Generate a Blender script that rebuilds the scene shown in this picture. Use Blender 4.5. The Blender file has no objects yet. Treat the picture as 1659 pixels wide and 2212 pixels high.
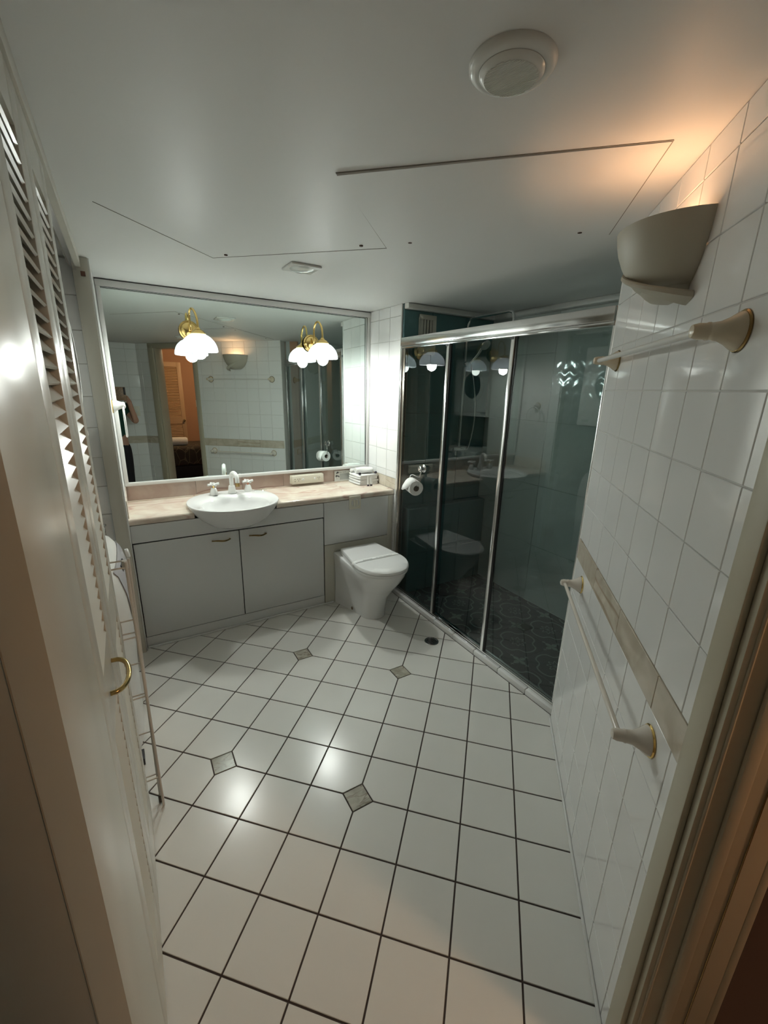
import bpy, bmesh, math, random
from mathutils import Vector, Matrix
random.seed(4)
SC = bpy.context.scene
COL = SC.collection
R2 = math.sqrt(2.0)
KC = 1.395          # the angled right wall is the plane (x - y) / sqrt2 = KC
ZC = 2.09           # ceiling height
YM = 0.93           # wall behind the mirror
# ------------------------------------------------------------------ camera
cam_d = bpy.data.cameras.new('camera')
cam = bpy.data.objects.new('camera', cam_d); COL.objects.link(cam)
cam_d.sensor_fit = 'VERTICAL'; cam_d.sensor_height = 36.0; cam_d.sensor_width = 27.0
cam_d.lens = 916.92 / 2212.0 * 36.0
cam_d.clip_start = 0.02
cam.matrix_world = Matrix(((0.858947, 0.123413, -0.496970, -0.74540),
                           (-0.511449, 0.254334, -0.820813, -2.13039),
                           (0.025097, 0.959210, 0.281579, 1.55262),
                           (0, 0, 0, 1)))
SC.camera = cam
# ------------------------------------------------------------------ world, exposure
W = bpy.data.worlds.new('world'); SC.world = W; W.use_nodes = True
W.node_tree.nodes['Background'].inputs[0].default_value = (0.9, 0.95, 1, 1)
W.node_tree.nodes['Background'].inputs[1].default_value = 0.02
SC.view_settings.view_transform = 'Standard'; SC.view_settings.look = 'None'
SC.view_settings.exposure = 0.42; SC.view_settings.gamma = 1.0; SC.view_settings.use_curve_mapping = False
SC.cycles.use_denoising = True
SC.cycles.use_adaptive_sampling = True; SC.cycles.adaptive_threshold = 0.05
SC.cycles.max_bounces = 8; SC.cycles.diffuse_bounces = 4; SC.cycles.glossy_bounces = 5
SC.cycles.transparent_max_bounces = 12
SC.cycles.sample_clamp_indirect = 6.0
SC.cycles.blur_glossy = 1.0
BULB = 260.0         # vanity bulbs, emission strength
SCON = 62.0          # sconce bulb
BEDL = 85.0          # bedroom ceiling globe
# ------------------------------------------------------------------ materials
MATS = {}
def mat(name, col, rough=0.5, metal=0.0, spec=0.5, noise=0.0, nscale=8.0, bump=0.0, bscale=120.0, emit=None, est=0, coat=0.0, sss=0.0):
    if name in MATS: return MATS[name]
    m = bpy.data.materials.new(name); m.use_nodes = True
    nt = m.node_tree; b = nt.nodes['Principled BSDF']
    b.inputs['Base Color'].default_value = (*col, 1); b.inputs['Roughness'].default_value = rough
    b.inputs['Metallic'].default_value = metal; b.inputs['Specular IOR Level'].default_value = spec
    b.inputs['Coat Weight'].default_value = coat
    tc = nt.nodes.new('ShaderNodeTexCoord')
    if noise:
        n = nt.nodes.new('ShaderNodeTexNoise'); n.inputs['Scale'].default_value = nscale; n.inputs['Detail'].default_value = 4
        nt.links.new(tc.outputs['Object'], n.inputs['Vector'])
        r = nt.nodes.new('ShaderNodeMapRange'); r.inputs[3].default_value = 1 - noise; r.inputs[4].default_value = 1 + noise
        nt.links.new(n.outputs['Fac'], r.inputs[0])
        v = nt.nodes.new('ShaderNodeVectorMath'); v.operation = 'SCALE'; v.inputs[0].default_value = col
        nt.links.new(r.outputs[0], v.inputs['Scale']); nt.links.new(v.outputs[0], b.inputs['Base Color'])
    if bump:
        n = nt.nodes.new('ShaderNodeTexNoise'); n.inputs['Scale'].default_value = bscale; n.inputs['Detail'].default_value = 3
        nt.links.new(tc.outputs['Object'], n.inputs['Vector'])
        bp = nt.nodes.new('ShaderNodeBump'); bp.inputs['Strength'].default_value = bump; bp.inputs['Distance'].default_value = 0.002
        nt.links.new(n.outputs['Fac'], bp.inputs['Height']); nt.links.new(bp.outputs[0], b.inputs['Normal'])
    if emit:
        b.inputs['Emission Color'].default_value = (*emit, 1); b.inputs['Emission Strength'].default_value = est
    MATS[name] = m; return m
def marble(name, c1, c2, vein, scale=5.0, rough=0.12, vs=2.2, lo=0.0, hi=0.035):
    m = bpy.data.materials.new(name); m.use_nodes = True; nt = m.node_tree; L = nt.links.new
    b = nt.nodes['Principled BSDF']; b.inputs['Roughness'].default_value = rough
    tc = nt.nodes.new('ShaderNodeTexCoord'); oi = nt.nodes.new('ShaderNodeObjectInfo')
    off = nt.nodes.new('ShaderNodeVectorMath'); off.operation = 'MULTIPLY_ADD'
    off.inputs[1].default_value = (1, 1, 1)
    sc_ = nt.nodes.new('ShaderNodeVectorMath'); sc_.operation = 'SCALE'; sc_.inputs[0].default_value = (7, 3, 5)
    L(oi.outputs['Random'], sc_.inputs['Scale']); L(tc.outputs['Object'], off.inputs[0]); L(sc_.outputs[0], off.inputs[2])
    n = nt.nodes.new('ShaderNodeTexNoise'); n.inputs['Scale'].default_value = scale; n.inputs['Detail'].default_value = 6; n.inputs['Distortion'].default_value = 0.8
    L(off.outputs[0], n.inputs['Vector'])
    r = nt.nodes.new('ShaderNodeValToRGB'); r.color_ramp.elements[0].position = 0.35; r.color_ramp.elements[1].position = 0.65
    r.color_ramp.elements[0].color = (*c1, 1); r.color_ramp.elements[1].color = (*c2, 1); L(n.outputs['Fac'], r.inputs[0])
    n2 = nt.nodes.new('ShaderNodeTexNoise'); n2.inputs['Scale'].default_value = vs; n2.inputs['Detail'].default_value = 2.0; n2.inputs['Distortion'].default_value = 0.35
    mp2 = nt.nodes.new('ShaderNodeMapping'); mp2.inputs['Scale'].default_value = (0.7, 2.2, 1.6); mp2.inputs['Rotation'].default_value = (0, 0.5, 0.45); L(off.outputs[0], mp2.inputs[0]); L(mp2.outputs[0], n2.inputs['Vector'])
    a = nt.nodes.new('ShaderNodeMath'); a.operation = 'SUBTRACT'; a.inputs[1].default_value = 0.5; L(n2.outputs['Fac'], a.inputs[0])
    a2 = nt.nodes.new('ShaderNodeMath'); a2.operation = 'ABSOLUTE'; L(a.outputs[0], a2.inputs[0])
    mr = nt.nodes.new('ShaderNodeMapRange'); mr.inputs[1].default_value = lo; mr.inputs[2].default_value = hi
    mr.inputs[3].default_value = 0.75; mr.inputs[4].default_value = 0.0; L(a2.outputs[0], mr.inputs[0])
    mx = nt.nodes.new('ShaderNodeMix'); mx.data_type = 'RGBA'; L(mr.outputs[0], mx.inputs[0]); L(r.outputs[0], mx.inputs[6]); mx.inputs[7].default_value = (*vein, 1)
    L(mx.outputs[2], b.inputs['Base Color']); return m
M_tile = mat('white_glazed_wall_tile', (0.80, 0.80, 0.79), 0.07, noise=0.02, nscale=3)
M_floor = mat('white_satin_floor_tile', (0.74, 0.73, 0.69), 0.22, noise=0.04, nscale=5, bump=0.04, bscale=60)
M_grout = mat('dark_brown_grout', (0.055, 0.04, 0.035), 0.9)
M_wgrout = mat('grey_wall_grout', (0.62, 0.61, 0.58), 0.7)
M_ceil = mat('flat_white_ceiling_paint', (0.78, 0.78, 0.77), 0.45, bump=0.05, bscale=250, spec=0.3)
M_cream = mat('cream_gloss_paint', (0.56, 0.54, 0.47), 0.27, noise=0.02, nscale=2)
M_jamb = mat('cream_satin_jamb_paint', (0.47, 0.43, 0.33), 0.4)
M_white = mat('white_trim_paint', (0.72, 0.72, 0.70), 0.3)
M_lam = mat('white_laminate', (0.70, 0.71, 0.70), 0.32)
M_beige = mat('beige_laminate', (0.56, 0.55, 0.48), 0.4)
M_dark = mat('dark_gap', (0.03, 0.03, 0.03), 0.8)
M_cer = mat('white_ceramic', (0.80, 0.80, 0.79), 0.06, coat=0.3)
M_plas = mat('white_plastic', (0.75, 0.75, 0.72), 0.25)
M_cplas = mat('cream_plastic', (0.72, 0.69, 0.58), 0.3)
M_chrome = mat('chrome', (0.85, 0.86, 0.87), 0.09, metal=1)
M_alu = mat('bright_aluminium', (0.78, 0.78, 0.78), 0.16, metal=1)
M_bronze = mat('brown_anodised_channel', (0.40, 0.36, 0.31), 0.25, metal=1)  # brownish anodised aluminium of the jamb channel
M_brass = mat('polished_brass', (0.80, 0.58, 0.22), 0.12, metal=1)
M_abrass = mat('antique_brass', (0.33, 0.23, 0.10), 0.25, metal=1)
M_sconce = mat('sconce_plaster', (0.48, 0.45, 0.37), 0.45)
M_teal = mat('teal_glazed_tile', (0.11, 0.225, 0.235), 0.12, noise=0.05, nscale=4)
M_tealg = mat('teal_grout', (0.10, 0.16, 0.165), 0.7)
M_shgrey = mat('pale_grey_shower_tile', (0.56, 0.60, 0.58), 0.10, noise=0.03, nscale=4)
M_silver = mat('grey_inset', (0.30, 0.31, 0.31), 0.3)
M_black = mat('black_plastic', (0.012, 0.012, 0.014), 0.35)
M_purple = mat('dark_violet_plastic', (0.035, 0.028, 0.045), 0.3)
M_towel = mat('white_terry_towel', (0.78, 0.78, 0.76), 0.95, bump=0.9, bscale=420, spec=0.1)
M_paper = mat('white_tissue_paper', (0.80, 0.80, 0.78), 0.9, bump=0.2, bscale=200, spec=0.1)
M_card = mat('printed_card', (0.70, 0.72, 0.68), 0.4)
M_core = mat('grey_cardboard_core', (0.30, 0.27, 0.23), 0.9)
M_wire = mat('white_coated_wire', (0.60, 0.57, 0.52), 0.35)
M_ink = mat('dark_ink', (0.03, 0.035, 0.04), 0.6)
M_ink2 = mat('grey_green_ink', (0.18, 0.22, 0.20), 0.6)
M_terra = mat('terracotta_wall_paint', (0.42, 0.24, 0.14), 0.7, noise=0.05, nscale=6)
M_bedd = mat('tan_louvre_paint', (0.55, 0.38, 0.22), 0.45)
M_skin = mat('skin', (0.48, 0.27, 0.19), 0.5)
M_green = mat('dark_green_cotton', (0.008, 0.055, 0.035), 0.85)
M_trous = mat('black_cotton', (0.010, 0.010, 0.014), 0.85)
M_hair = mat('dark_brown_hair', (0.03, 0.018, 0.012), 0.6)
M_marble = marble('pink_cream_marble', (0.66, 0.53, 0.44), (0.78, 0.71, 0.60), (0.50, 0.30, 0.25), 8, 0.1, 1.3, 0, 0.006)
M_splash = marble('dusty_pink_marble', (0.47, 0.36, 0.31), (0.56, 0.47, 0.41), (0.25, 0.12, 0.11), 7, 0.16, 1.6, 0, 0.008)
M_band = marble('beige_brown_marble', (0.50, 0.44, 0.35), (0.62, 0.56, 0.47), (0.33, 0.24, 0.16), 11, 0.1, 1.8, 0, 0.010)
M_inset = marble('grey_beige_inset_marble', (0.34, 0.32, 0.26), (0.50, 0.47, 0.40), (0.22, 0.18, 0.14), 18, 0.15, 12, 0, 0.03)
def wood_mat():
    m = bpy.data.materials.new('red_brown_floorboard'); m.use_nodes = True; nt = m.node_tree; L = nt.links.new
    b = nt.nodes['Principled BSDF']; b.inputs['Roughness'].default_value = 0.28
    tc = nt.nodes.new('ShaderNodeTexCoord'); mp = nt.nodes.new('ShaderNodeMapping'); mp.inputs['Scale'].default_value = (2, 40, 2)
    oi = nt.nodes.new('ShaderNodeObjectInfo'); L(tc.outputs['Object'], mp.inputs[0])
    n = nt.nodes.new('ShaderNodeTexNoise'); n.inputs['Scale'].default_value = 2; n.inputs['Detail'].default_value = 5; n.noise_dimensions = '4D'
    L(mp.outputs[0], n.inputs['Vector']); sc_ = nt.nodes.new('ShaderNodeMath'); sc_.operation = 'MULTIPLY'; sc_.inputs[1].default_value = 30
    L(oi.outputs['Random'], sc_.inputs[0]); L(sc_.outputs[0], n.inputs['W'])
    r = nt.nodes.new('ShaderNodeValToRGB'); r.color_ramp.elements[0].color = (0.10, 0.025, 0.010, 1); r.color_ramp.elements[1].color = (0.26, 0.09, 0.035, 1)
    L(n.outputs['Fac'], r.inputs[0]); L(r.outputs[0], b.inputs['Base Color']); return m
M_wood = wood_mat()
def glass_mat(name, tint, ior=1.5, rough=0.0, refl=1.0):
    m = bpy.data.materials.new(name); m.use_nodes = True; nt = m.node_tree; L = nt.links.new
    nt.nodes.remove(nt.nodes['Principled BSDF']); out = nt.nodes['Material Output']
    t = nt.nodes.new('ShaderNodeBsdfTransparent'); t.inputs[0].default_value = (*tint, 1)
    g = nt.nodes.new('ShaderNodeBsdfGlossy'); g.inputs['Roughness'].default_value = rough; g.inputs[0].default_value = (refl, refl, refl, 1)
    f = nt.nodes.new('ShaderNodeFresnel'); f.inputs[0].default_value = ior
    ge = nt.nodes.new('ShaderNodeNewGeometry'); iv = nt.nodes.new('ShaderNodeMath'); iv.operation = 'SUBTRACT'; iv.inputs[0].default_value = 1.0; L(ge.outputs['Backfacing'], iv.inputs[1])
    ml = nt.nodes.new('ShaderNodeMath'); ml.operation = 'MULTIPLY'; f2 = nt.nodes.new('ShaderNodeMath'); f2.operation = 'MULTIPLY'; f2.use_clamp = True; f2.inputs[1].default_value = 1.25; L(f.outputs[0], f2.inputs[0]); L(f2.outputs[0], ml.inputs[0]); L(iv.outputs[0], ml.inputs[1])
    mx = nt.nodes.new('ShaderNodeMixShader'); L(ml.outputs[0], mx.inputs[0]); L(t.outputs[0], mx.inputs[1]); L(g.outputs[0], mx.inputs[2])
    L(mx.outputs[0], out.inputs[0]); return m
M_glass = glass_mat('grey_tinted_shower_glass', (0.70, 0.75, 0.745), 1.5)
M_clear = glass_mat('clear_glass', (0.97, 0.99, 0.98))
def mirror_mat():
    m = bpy.data.materials.new('mirror_silver'); m.use_nodes = True; nt = m.node_tree
    nt.nodes.remove(nt.nodes['Principled BSDF']); g = nt.nodes.new('ShaderNodeBsdfGlossy'); g.inputs['Roughness'].default_value = 0.0
    g.inputs[0].default_value = (0.80, 0.88, 0.85, 1); nt.links.new(g.outputs[0], nt.nodes['Material Output'].inputs[0]); return m
M_mirror = mirror_mat()
def shade_mat():
    m = bpy.data.materials.new('white_opal_glass_shade'); m.use_nodes = True; nt = m.node_tree; L = nt.links.new
    nt.nodes.remove(nt.nodes['Principled BSDF'])
    t = nt.nodes.new('ShaderNodeBsdfTranslucent'); t.inputs[0].default_value = (0.85, 0.88, 0.92, 1)
    d = nt.nodes.new('ShaderNodeBsdfDiffuse'); d.inputs[0].default_value = (0.6, 0.62, 0.65, 1)
    g = nt.nodes.new('ShaderNodeBsdfGlossy'); g.inputs['Roughness'].default_value = 0.1
    a = nt.nodes.new('ShaderNodeMixShader'); a.inputs[0].default_value = 0.66; L(t.outputs[0], a.inputs[1]); L(d.outputs[0], a.inputs[2])
    b = nt.nodes.new('ShaderNodeMixShader'); b.inputs[0].default_value = 0.05; L(a.outputs[0], b.inputs[1]); L(g.outputs[0], b.inputs[2])
    L(b.outputs[0], nt.nodes['Material Output'].inputs[0]); return m
M_shade = shade_mat()
def emis(name, col, st):
    m = bpy.data.materials.new(name); m.use_nodes = True; nt = m.node_tree
    nt.nodes.remove(nt.nodes['Principled BSDF']); e = nt.nodes.new('ShaderNodeEmission'); e.inputs[0].default_value = (*col, 1); e.inputs[1].default_value = st
    nt.links.new(e.outputs[0], nt.nodes['Material Output'].inputs[0]); return m
M_bulb = emis('lit_opal_bulb', (0.95, 1.0, 0.94), BULB)
M_halo = emis('lit_halogen_bulb', (1.0, 0.56, 0.30), SCON)
M_globe = emis('lit_bedroom_globe', (1.0, 0.60, 0.33), BEDL)
# ------------------------------------------------------------------ mesh helpers
def link(name, me, parent=None, m=None, smooth=False):
    o = bpy.data.objects.new(name, me); COL.objects.link(o)
    if m is not None and not me.materials: me.materials.append(m)
    if smooth:
        me.polygons.foreach_set('use_smooth', [True] * len(me.polygons))
    if parent is not None: put(o, parent)
    return o
def put(o, parent):
    o.parent = parent
    root = parent
    t = Matrix.Identity(4)
    while root is not None:
        if root.type == 'EMPTY': t = Matrix.Translation(root.location)
        root = root.parent
    o.matrix_parent_inverse = t.inverted() if parent.type == 'EMPTY' else Matrix.Identity(4)
def mesh(name, vs, fs):
    me = bpy.data.meshes.new(name); me.from_pydata([tuple(v) for v in vs], [], fs); me.update(); return me
class MB:
    def __init__(s): s.v = []; s.f = []
    def add(s, vs, fs):
        n = len(s.v); s.v += [tuple(v) for v in vs]; s.f += [tuple(i + n for i in f) for f in fs]; return s
    def box(s, lo, hi, M=None):
        (a, b, c), (d, e, f) = lo, hi
        vs = [(a, b, c), (d, b, c), (d, e, c), (a, e, c), (a, b, f), (d, b, f), (d, e, f), (a, e, f)]
        if M is not None: vs = [M @ Vector(v) for v in vs]
        return s.add(vs, [(0, 3, 2, 1), (4, 5, 6, 7), (0, 1, 5, 4), (1, 2, 6, 5), (2, 3, 7, 6), (3, 0, 4, 7)])
    def prism(s, poly, z0, z1, M=None):   # poly CCW in xy
        n = len(poly); vs = [(x, y, z0) for x, y in poly] + [(x, y, z1) for x, y in poly]
        if M is not None: vs = [M @ Vector(v) for v in vs]
        return s.add(vs, [tuple(range(n))[::-1], tuple(range(n, 2 * n))] + [(i, (i + 1) % n, n + (i + 1) % n, n + i) for i in range(n)])
    def rings(s, rings, close0=True, close1=True):
        n = len(rings[0]); vs = [p for r in rings for p in r]; fs = []
        for k in range(len(rings) - 1):
            for i in range(n):
                j = (i + 1) % n; fs.append((k * n + i, k * n + j, (k + 1) * n + j, (k + 1) * n + i))
        if close0: fs.append(tuple(range(n))[::-1])
        if close1: fs.append(tuple(range((len(rings) - 1) * n, len(rings) * n)))
        return s.add(vs, fs)
    def lathe(s, prof, segs=24, M=None, a0=0.0, a1=2 * math.pi, close0=True, close1=True):
        full = abs(a1 - a0 - 2 * math.pi) < 1e-6; rs = []
        cnt = segs if full else segs + 1
        for r, z in prof:
            ring = []
            for i in range(cnt):
                a = a0 + (a1 - a0) * i / segs; p = Vector((r * math.cos(a), r * math.sin(a), z))
                ring.append(M @ p if M is not None else p)
            rs.append(ring)
        if full: return s.rings(rs, close0, close1)
        vs = [p for r in rs for p in r]; fs = []
        for k in range(len(rs) - 1):
            for i in range(cnt - 1): fs.append((k * cnt + i, k * cnt + i + 1, (k + 1) * cnt + i + 1, (k + 1) * cnt + i))
        return s.add(vs, fs)
    def tube(s, path, r, segs=10, cap=True, closed=False):
        P = [Vector(p) for p in path]; n = len(P); rad = r if isinstance(r, (list, tuple)) else [r] * n; rs = []
        up = None
        for i, p in enumerate(P):
            a = P[i - 1] if (i > 0 or closed) else P[i]; b = P[(i + 1) % n] if (i < n - 1 or closed) else P[i]
            t = (b - a).normalized()
            if up is None:
                up = Vector((0, 0, 1)) if abs(t.z) < 0.9 else Vector((1, 0, 0))
            x = t.cross(up).normalized(); y = x.cross(t).normalized(); up = y
            rs.append([p + (x * math.cos(2 * math.pi * k / segs) + y * math.sin(2 * math.pi * k / segs)) * rad[i] for k in range(segs)])
        if closed: rs.append(rs[0]); return s.rings(rs, False, False)
        return s.rings(rs, cap, cap)
    def build(s, name, m, parent=None, smooth=False, bevel=0.0, bseg=2):
        me = bpy.data.meshes.new(name); me.from_pydata(s.v, [], s.f); me.update()
        bm = bmesh.new(); bm.from_mesh(me)
        if smooth or bevel: bmesh.ops.remove_doubles(bm, verts=bm.verts, dist=1e-6)
        bmesh.ops.recalc_face_normals(bm, faces=bm.faces)
        if bevel:
            es = [e for e in bm.edges if len(e.link_faces) == 2 and e.calc_face_angle(0) > 0.5]
            bmesh.ops.bevel(bm, geom=es, offset=bevel, segments=bseg, affect='EDGES', profile=0.5)
        bm.to_mesh(me); bm.free(); me.materials.append(m)
        o = link(name, me, parent)
        if smooth or bevel:
            me.polygons.foreach_set('use_smooth', [True] * len(me.polygons))
            try: me.set_sharp_from_angle(angle=math.radians(40))
            except Exception: pass
        return o
def thing(name, label, cat, loc, group=None):
    o = bpy.data.objects.new(name, None); COL.objects.link(o); o.location = loc; o.empty_display_size = 0.05
    o['label'] = label; o['category'] = cat
    if group: o['group'] = group
    return o
def tag(o, label, cat, group=None):
    o['label'] = label; o['category'] = cat
    if group: o['group'] = group
    return o
def struct(o): o['kind'] = 'structure'; return o
def dup(root, delta, label, group=None):
    r = root.copy(); COL.objects.link(r); r.location = root.location + Vector(delta); r['label'] = label
    if group: r['group'] = group
    for ch in list(root.children):
        c = ch.copy(); COL.objects.link(c); c.parent = r
        for g in ch.children:
            d = g.copy(); COL.objects.link(d); d.parent = c
    return r
def inset(poly, d):
    n = len(poly); out = []
    for i in range(n):
        p0, p1, p2 = Vector(poly[i - 1]), Vector(poly[i]), Vector(poly[(i + 1) % n])
        e1 = (p1 - p0).normalized(); e2 = (p2 - p1).normalized(); n1 = Vector((-e1.y, e1.x)); n2 = Vector((-e2.y, e2.x))
        k = 1 + n1.dot(n2); k = max(k, 0.2)
        out.append(tuple(p1 + (n1 + n2) * (d / k)))
    return out
def clip(poly, planes):   # planes: (nx, ny, c) keep nx*x+ny*y <= c
    for nx, ny, c in planes:
        res = []; n = len(poly)
        for i in range(n):
            a, b = poly[i], poly[(i + 1) % n]; da = nx * a[0] + ny * a[1] - c; db = nx * b[0] + ny * b[1] - c
            if da <= 0: res.append(a)
            if (da < 0 < db) or (db < 0 < da):
                t = da / (da - db); res.append((a[0] + (b[0] - a[0]) * t, a[1] + (b[1] - a[1]) * t))
        poly = res
        if len(poly) < 3: return []
    q = []
    for p in poly:
        if not q or math.hypot(p[0] - q[-1][0], p[1] - q[-1][1]) > 1e-4: q.append(p)
    if len(q) > 2 and math.hypot(q[0][0] - q[-1][0], q[0][1] - q[-1][1]) < 1e-4: q.pop()
    return q if len(q) > 2 else []
def area(p): return 0.5 * sum(p[i - 1][0] * p[i][1] - p[i][0] * p[i - 1][1] for i in range(len(p)))
TC = {}
def tile(poly, M, mt, parent, gap, th=0.004, bev=0.0012, name='tile', jit=0.0008):
    """one slab: poly in the surface's own uv, proud by th; alike pieces share a mesh"""
    cx = sum(p[0] for p in poly) / len(poly); cy = sum(p[1] for p in poly) / len(poly)
    loc = [(p[0] - cx, p[1] - cy) for p in poly]
    key = (mt.name, round(gap, 4), round(th, 4), tuple((round(a, 4), round(b, 4)) for a, b in loc))
    me = TC.get(key)
    if me is None:
        q = inset(loc, gap / 2); q2 = inset(loc, gap / 2 + bev)
        if area(q2) < 1e-5: return None
        n = len(q); vs = [(x, y, -0.003) for x, y in q] + [(x, y, th - bev) for x, y in q] + [(x, y, th) for x, y in q2]
        fs = [tuple(range(n))[::-1]]
        for k in (0, 1): fs += [(k * n + i, k * n + (i + 1) % n, (k + 1) * n + (i + 1) % n, (k + 1) * n + i) for i in range(n)]
        fs.append(tuple(range(2 * n, 3 * n)))
        me = mesh(name, vs, fs); me.materials.append(mt); TC[key] = me
    o = bpy.data.objects.new(name, me); COL.objects.link(o); o.parent = parent
    o.matrix_world = M @ Matrix.Translation((cx, cy, 0)) @ Matrix.Rotation(random.uniform(-jit, jit), 4, 'X') @ Matrix.Rotation(random.uniform(-jit, jit), 4, 'Y')
    return o
def frame(o, u, v, n):
    u, v, n = Vector(u), Vector(v), Vector(n)
    return Matrix(((u.x, v.x, n.x, o[0]), (u.y, v.y, n.y, o[1]), (u.z, v.z, n.z, o[2]), (0, 0, 0, 1)))
# angled wall frame: s along the wall, z up, w out of the room
E_ = Vector((1 / R2, 1 / R2, 0)); N_ = Vector((1 / R2, -1 / R2, 0))
def AW(s, w, z): return E_ * s + N_ * (KC + w) + Vector((0, 0, z))
FA = frame(AW(0, 0, 0), E_, (0, 0, 1), -N_)      # local: x=s, y=z, z=towards the room
# ================================================================== STRUCTURE
# ---- floor with diagonal square tiles and four stone insets
fl = struct(MB().box((-1.5, -2.62, -0.06), (0.93, 0.56, -0.003)).build('floor', M_grout))
GI, GJ = (1 / R2, 1 / R2), (-1 / R2, 1 / R2)       # grid axes in room space (i to the right, -j away)
def gp(i, j): x = 0.2 * i; y = -0.2 * j; return ((x + y) / R2, (y - x) / R2)
room = [(1, 0, 0.905), (-1, 0, 1.46), (0, 1, 0.515), (0, -1, 2.56), (1 / R2, -1 / R2, KC + 0.001)]
INS = [(0, 0), (3, 0), (0, 4), (3, 4)]
MI = Matrix.Identity(4)
DI = 0.061
for i in range(-9, 11):
    for j in range(-9, 14):
        sq = [(i, j + 1), (i + 1, j + 1), (i + 1, j), (i, j)]
        poly = [gp(*c) for c in sq]
        if area(poly) < 0: poly = poly[::-1]
        pl = list(room)
        for c in sq:
            if c in INS:
                q = gp(*c); m_ = gp(i + 0.5, j + 0.5); dx, dy = m_[0] - q[0], m_[1] - q[1]; L_ = math.hypot(dx, dy); dx /= L_; dy /= L_
                pl.append((-dx, -dy, -(q[0] * dx + q[1] * dy + DI / R2 + 0.0005)))
        poly = clip(poly, pl)
        if poly and area(poly) > 2e-4: tile(poly, MI, M_floor, fl, 0.0055, 0.0, 0.001)
for c in INS:
    q = gp(*c); poly = []
    for di, dj in ((1, 0), (0, -1), (-1, 0), (0, 1)):
        e = gp(c[0] + di * DI / 0.2, c[1] + dj * DI / 0.2); poly.append(e)
    if area(poly) < 0: poly = poly[::-1]
    o = tile(poly, MI, M_inset, fl, 0.003, 0.0, 0.001, name='inset_stone')
# ---- ceiling with two access panels
ce = struct(MB().box((-1.5, -2.6, ZC), (1.8, 1.0, ZC + 0.06)).build('ceiling', M_ceil))
def plate(name, pts, parent, m, z1=ZC, th=0.0025, gap=0.002, drop=None):
    p = inset(pts if area(pts) > 0 else pts[::-1], gap); n = len(p)
    zs = [z1 - th - (drop(x, y) if drop else 0) for x, y in p]
    vs = [(x, y, z1 + 0.001) for x, y in p] + [(x, y, z) for (x, y), z in zip(p, zs)]
    me = mesh(name, vs, [tuple(range(n)), tuple(range(n, 2 * n))[::-1]] + [(i, n + i, n + (i + 1) % n, (i + 1) % n) for i in range(n)])
    return link(name, me, parent, m)
PA, PB, PC_, PD = (-0.19, -0.925), (0.365, -1.483), (0.80, -1.06), (0.243, -0.465)
PE, PF = (-0.75, -0.345), (-0.318, 0.112)
plate('access_panel', [PA, PB, PC_, PD], ce, M_ceil, drop=lambda x, y: 0.004 * max(0, 1 - math.hypot(x - PA[0], y - PA[1]) / 0.6))
for k, (a, b) in enumerate(((PA, PB), (PB, PC_), (PC_, PD), (PD, PA), (PD, PF), (PF, (-0.749, -0.32)))):
    a, b = Vector(a), Vector(b); d = (b - a).normalized(); q = Vector((-d.y, d.x)) * (0.0012 if k else 0.002)
    MB().prism([tuple(a - q), tuple(b - q), tuple(b + q), tuple(a + q)], ZC - 0.0012, ZC + 0.001).build('panel_joint', mat('joint_shadow_line', (0.25, 0.235, 0.21), 0.9), ce)
for x, y in ((-0.28, 0.024), (0.143, -0.435), (0.278, -0.581), (0.698, -1.016)):
    MB().lathe([(0.0075, ZC - 0.0035), (0.0075, ZC)], 12, Matrix.Translation((x, y, 0))).build('screw_hole', mat('rusty_hole', (0.06, 0.03, 0.02), 0.9), ce)
# ---- mirror wall (back)
wb = struct(MB().box((-1.5, YM, 0), (1.0, YM + 0.08, ZC)).build('wall_back', M_white))
# ---- nib wall beside the shower: tiled on the room side and in teal on the shower side
wn = struct(MB().box((0.934, 0.47, 0), (1.8, YM, ZC)).build('wall_nib', M_wgrout))
FN = frame((0.934, YM, 0), (0, -1, 0), (0, 0, 1), (-1, 0, 0))     # u from mirror wall to the front, v up
def grid_tiles(M, us, vs_, mt, parent, gap, th=0.004, name='tile', mfun=None):
    for a, b in zip(us[:-1], us[1:]):
        for c, d in zip(vs_[:-1], vs_[1:]):
            if b - a > 0.006 and d - c > 0.006:
                tile([(a, c), (b, c), (b, d), (a, d)], M, mfun(a, c) if mfun else mt, parent, gap, th, name=name)
nv = [0.0, 0.10, 0.253, 0.405, 0.558, 0.71, 0.775]
grid_tiles(FN, [0.0, 0.154, 0.307, 0.455], nv, M_tile, wn, 0.003)
grid_tiles(FN, [0.0, 0.31, 0.455], [0.817, 0.90], M_band, wn, 0.002, name='marble_tile')
nv = [0.90, 0.95] + [0.95 + 0.1525 * k for k in range(1, 8)] + [ZC]
grid_tiles(FN, [0.0, 0.154, 0.307, 0.455], nv, M_tile, wn, 0.003)
MB().tube([(0.930, 0.472, 0.0), (0.930, 0.472, ZC)], 0.006, 8).build('corner_trim', M_white, wn, smooth=True)
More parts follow.
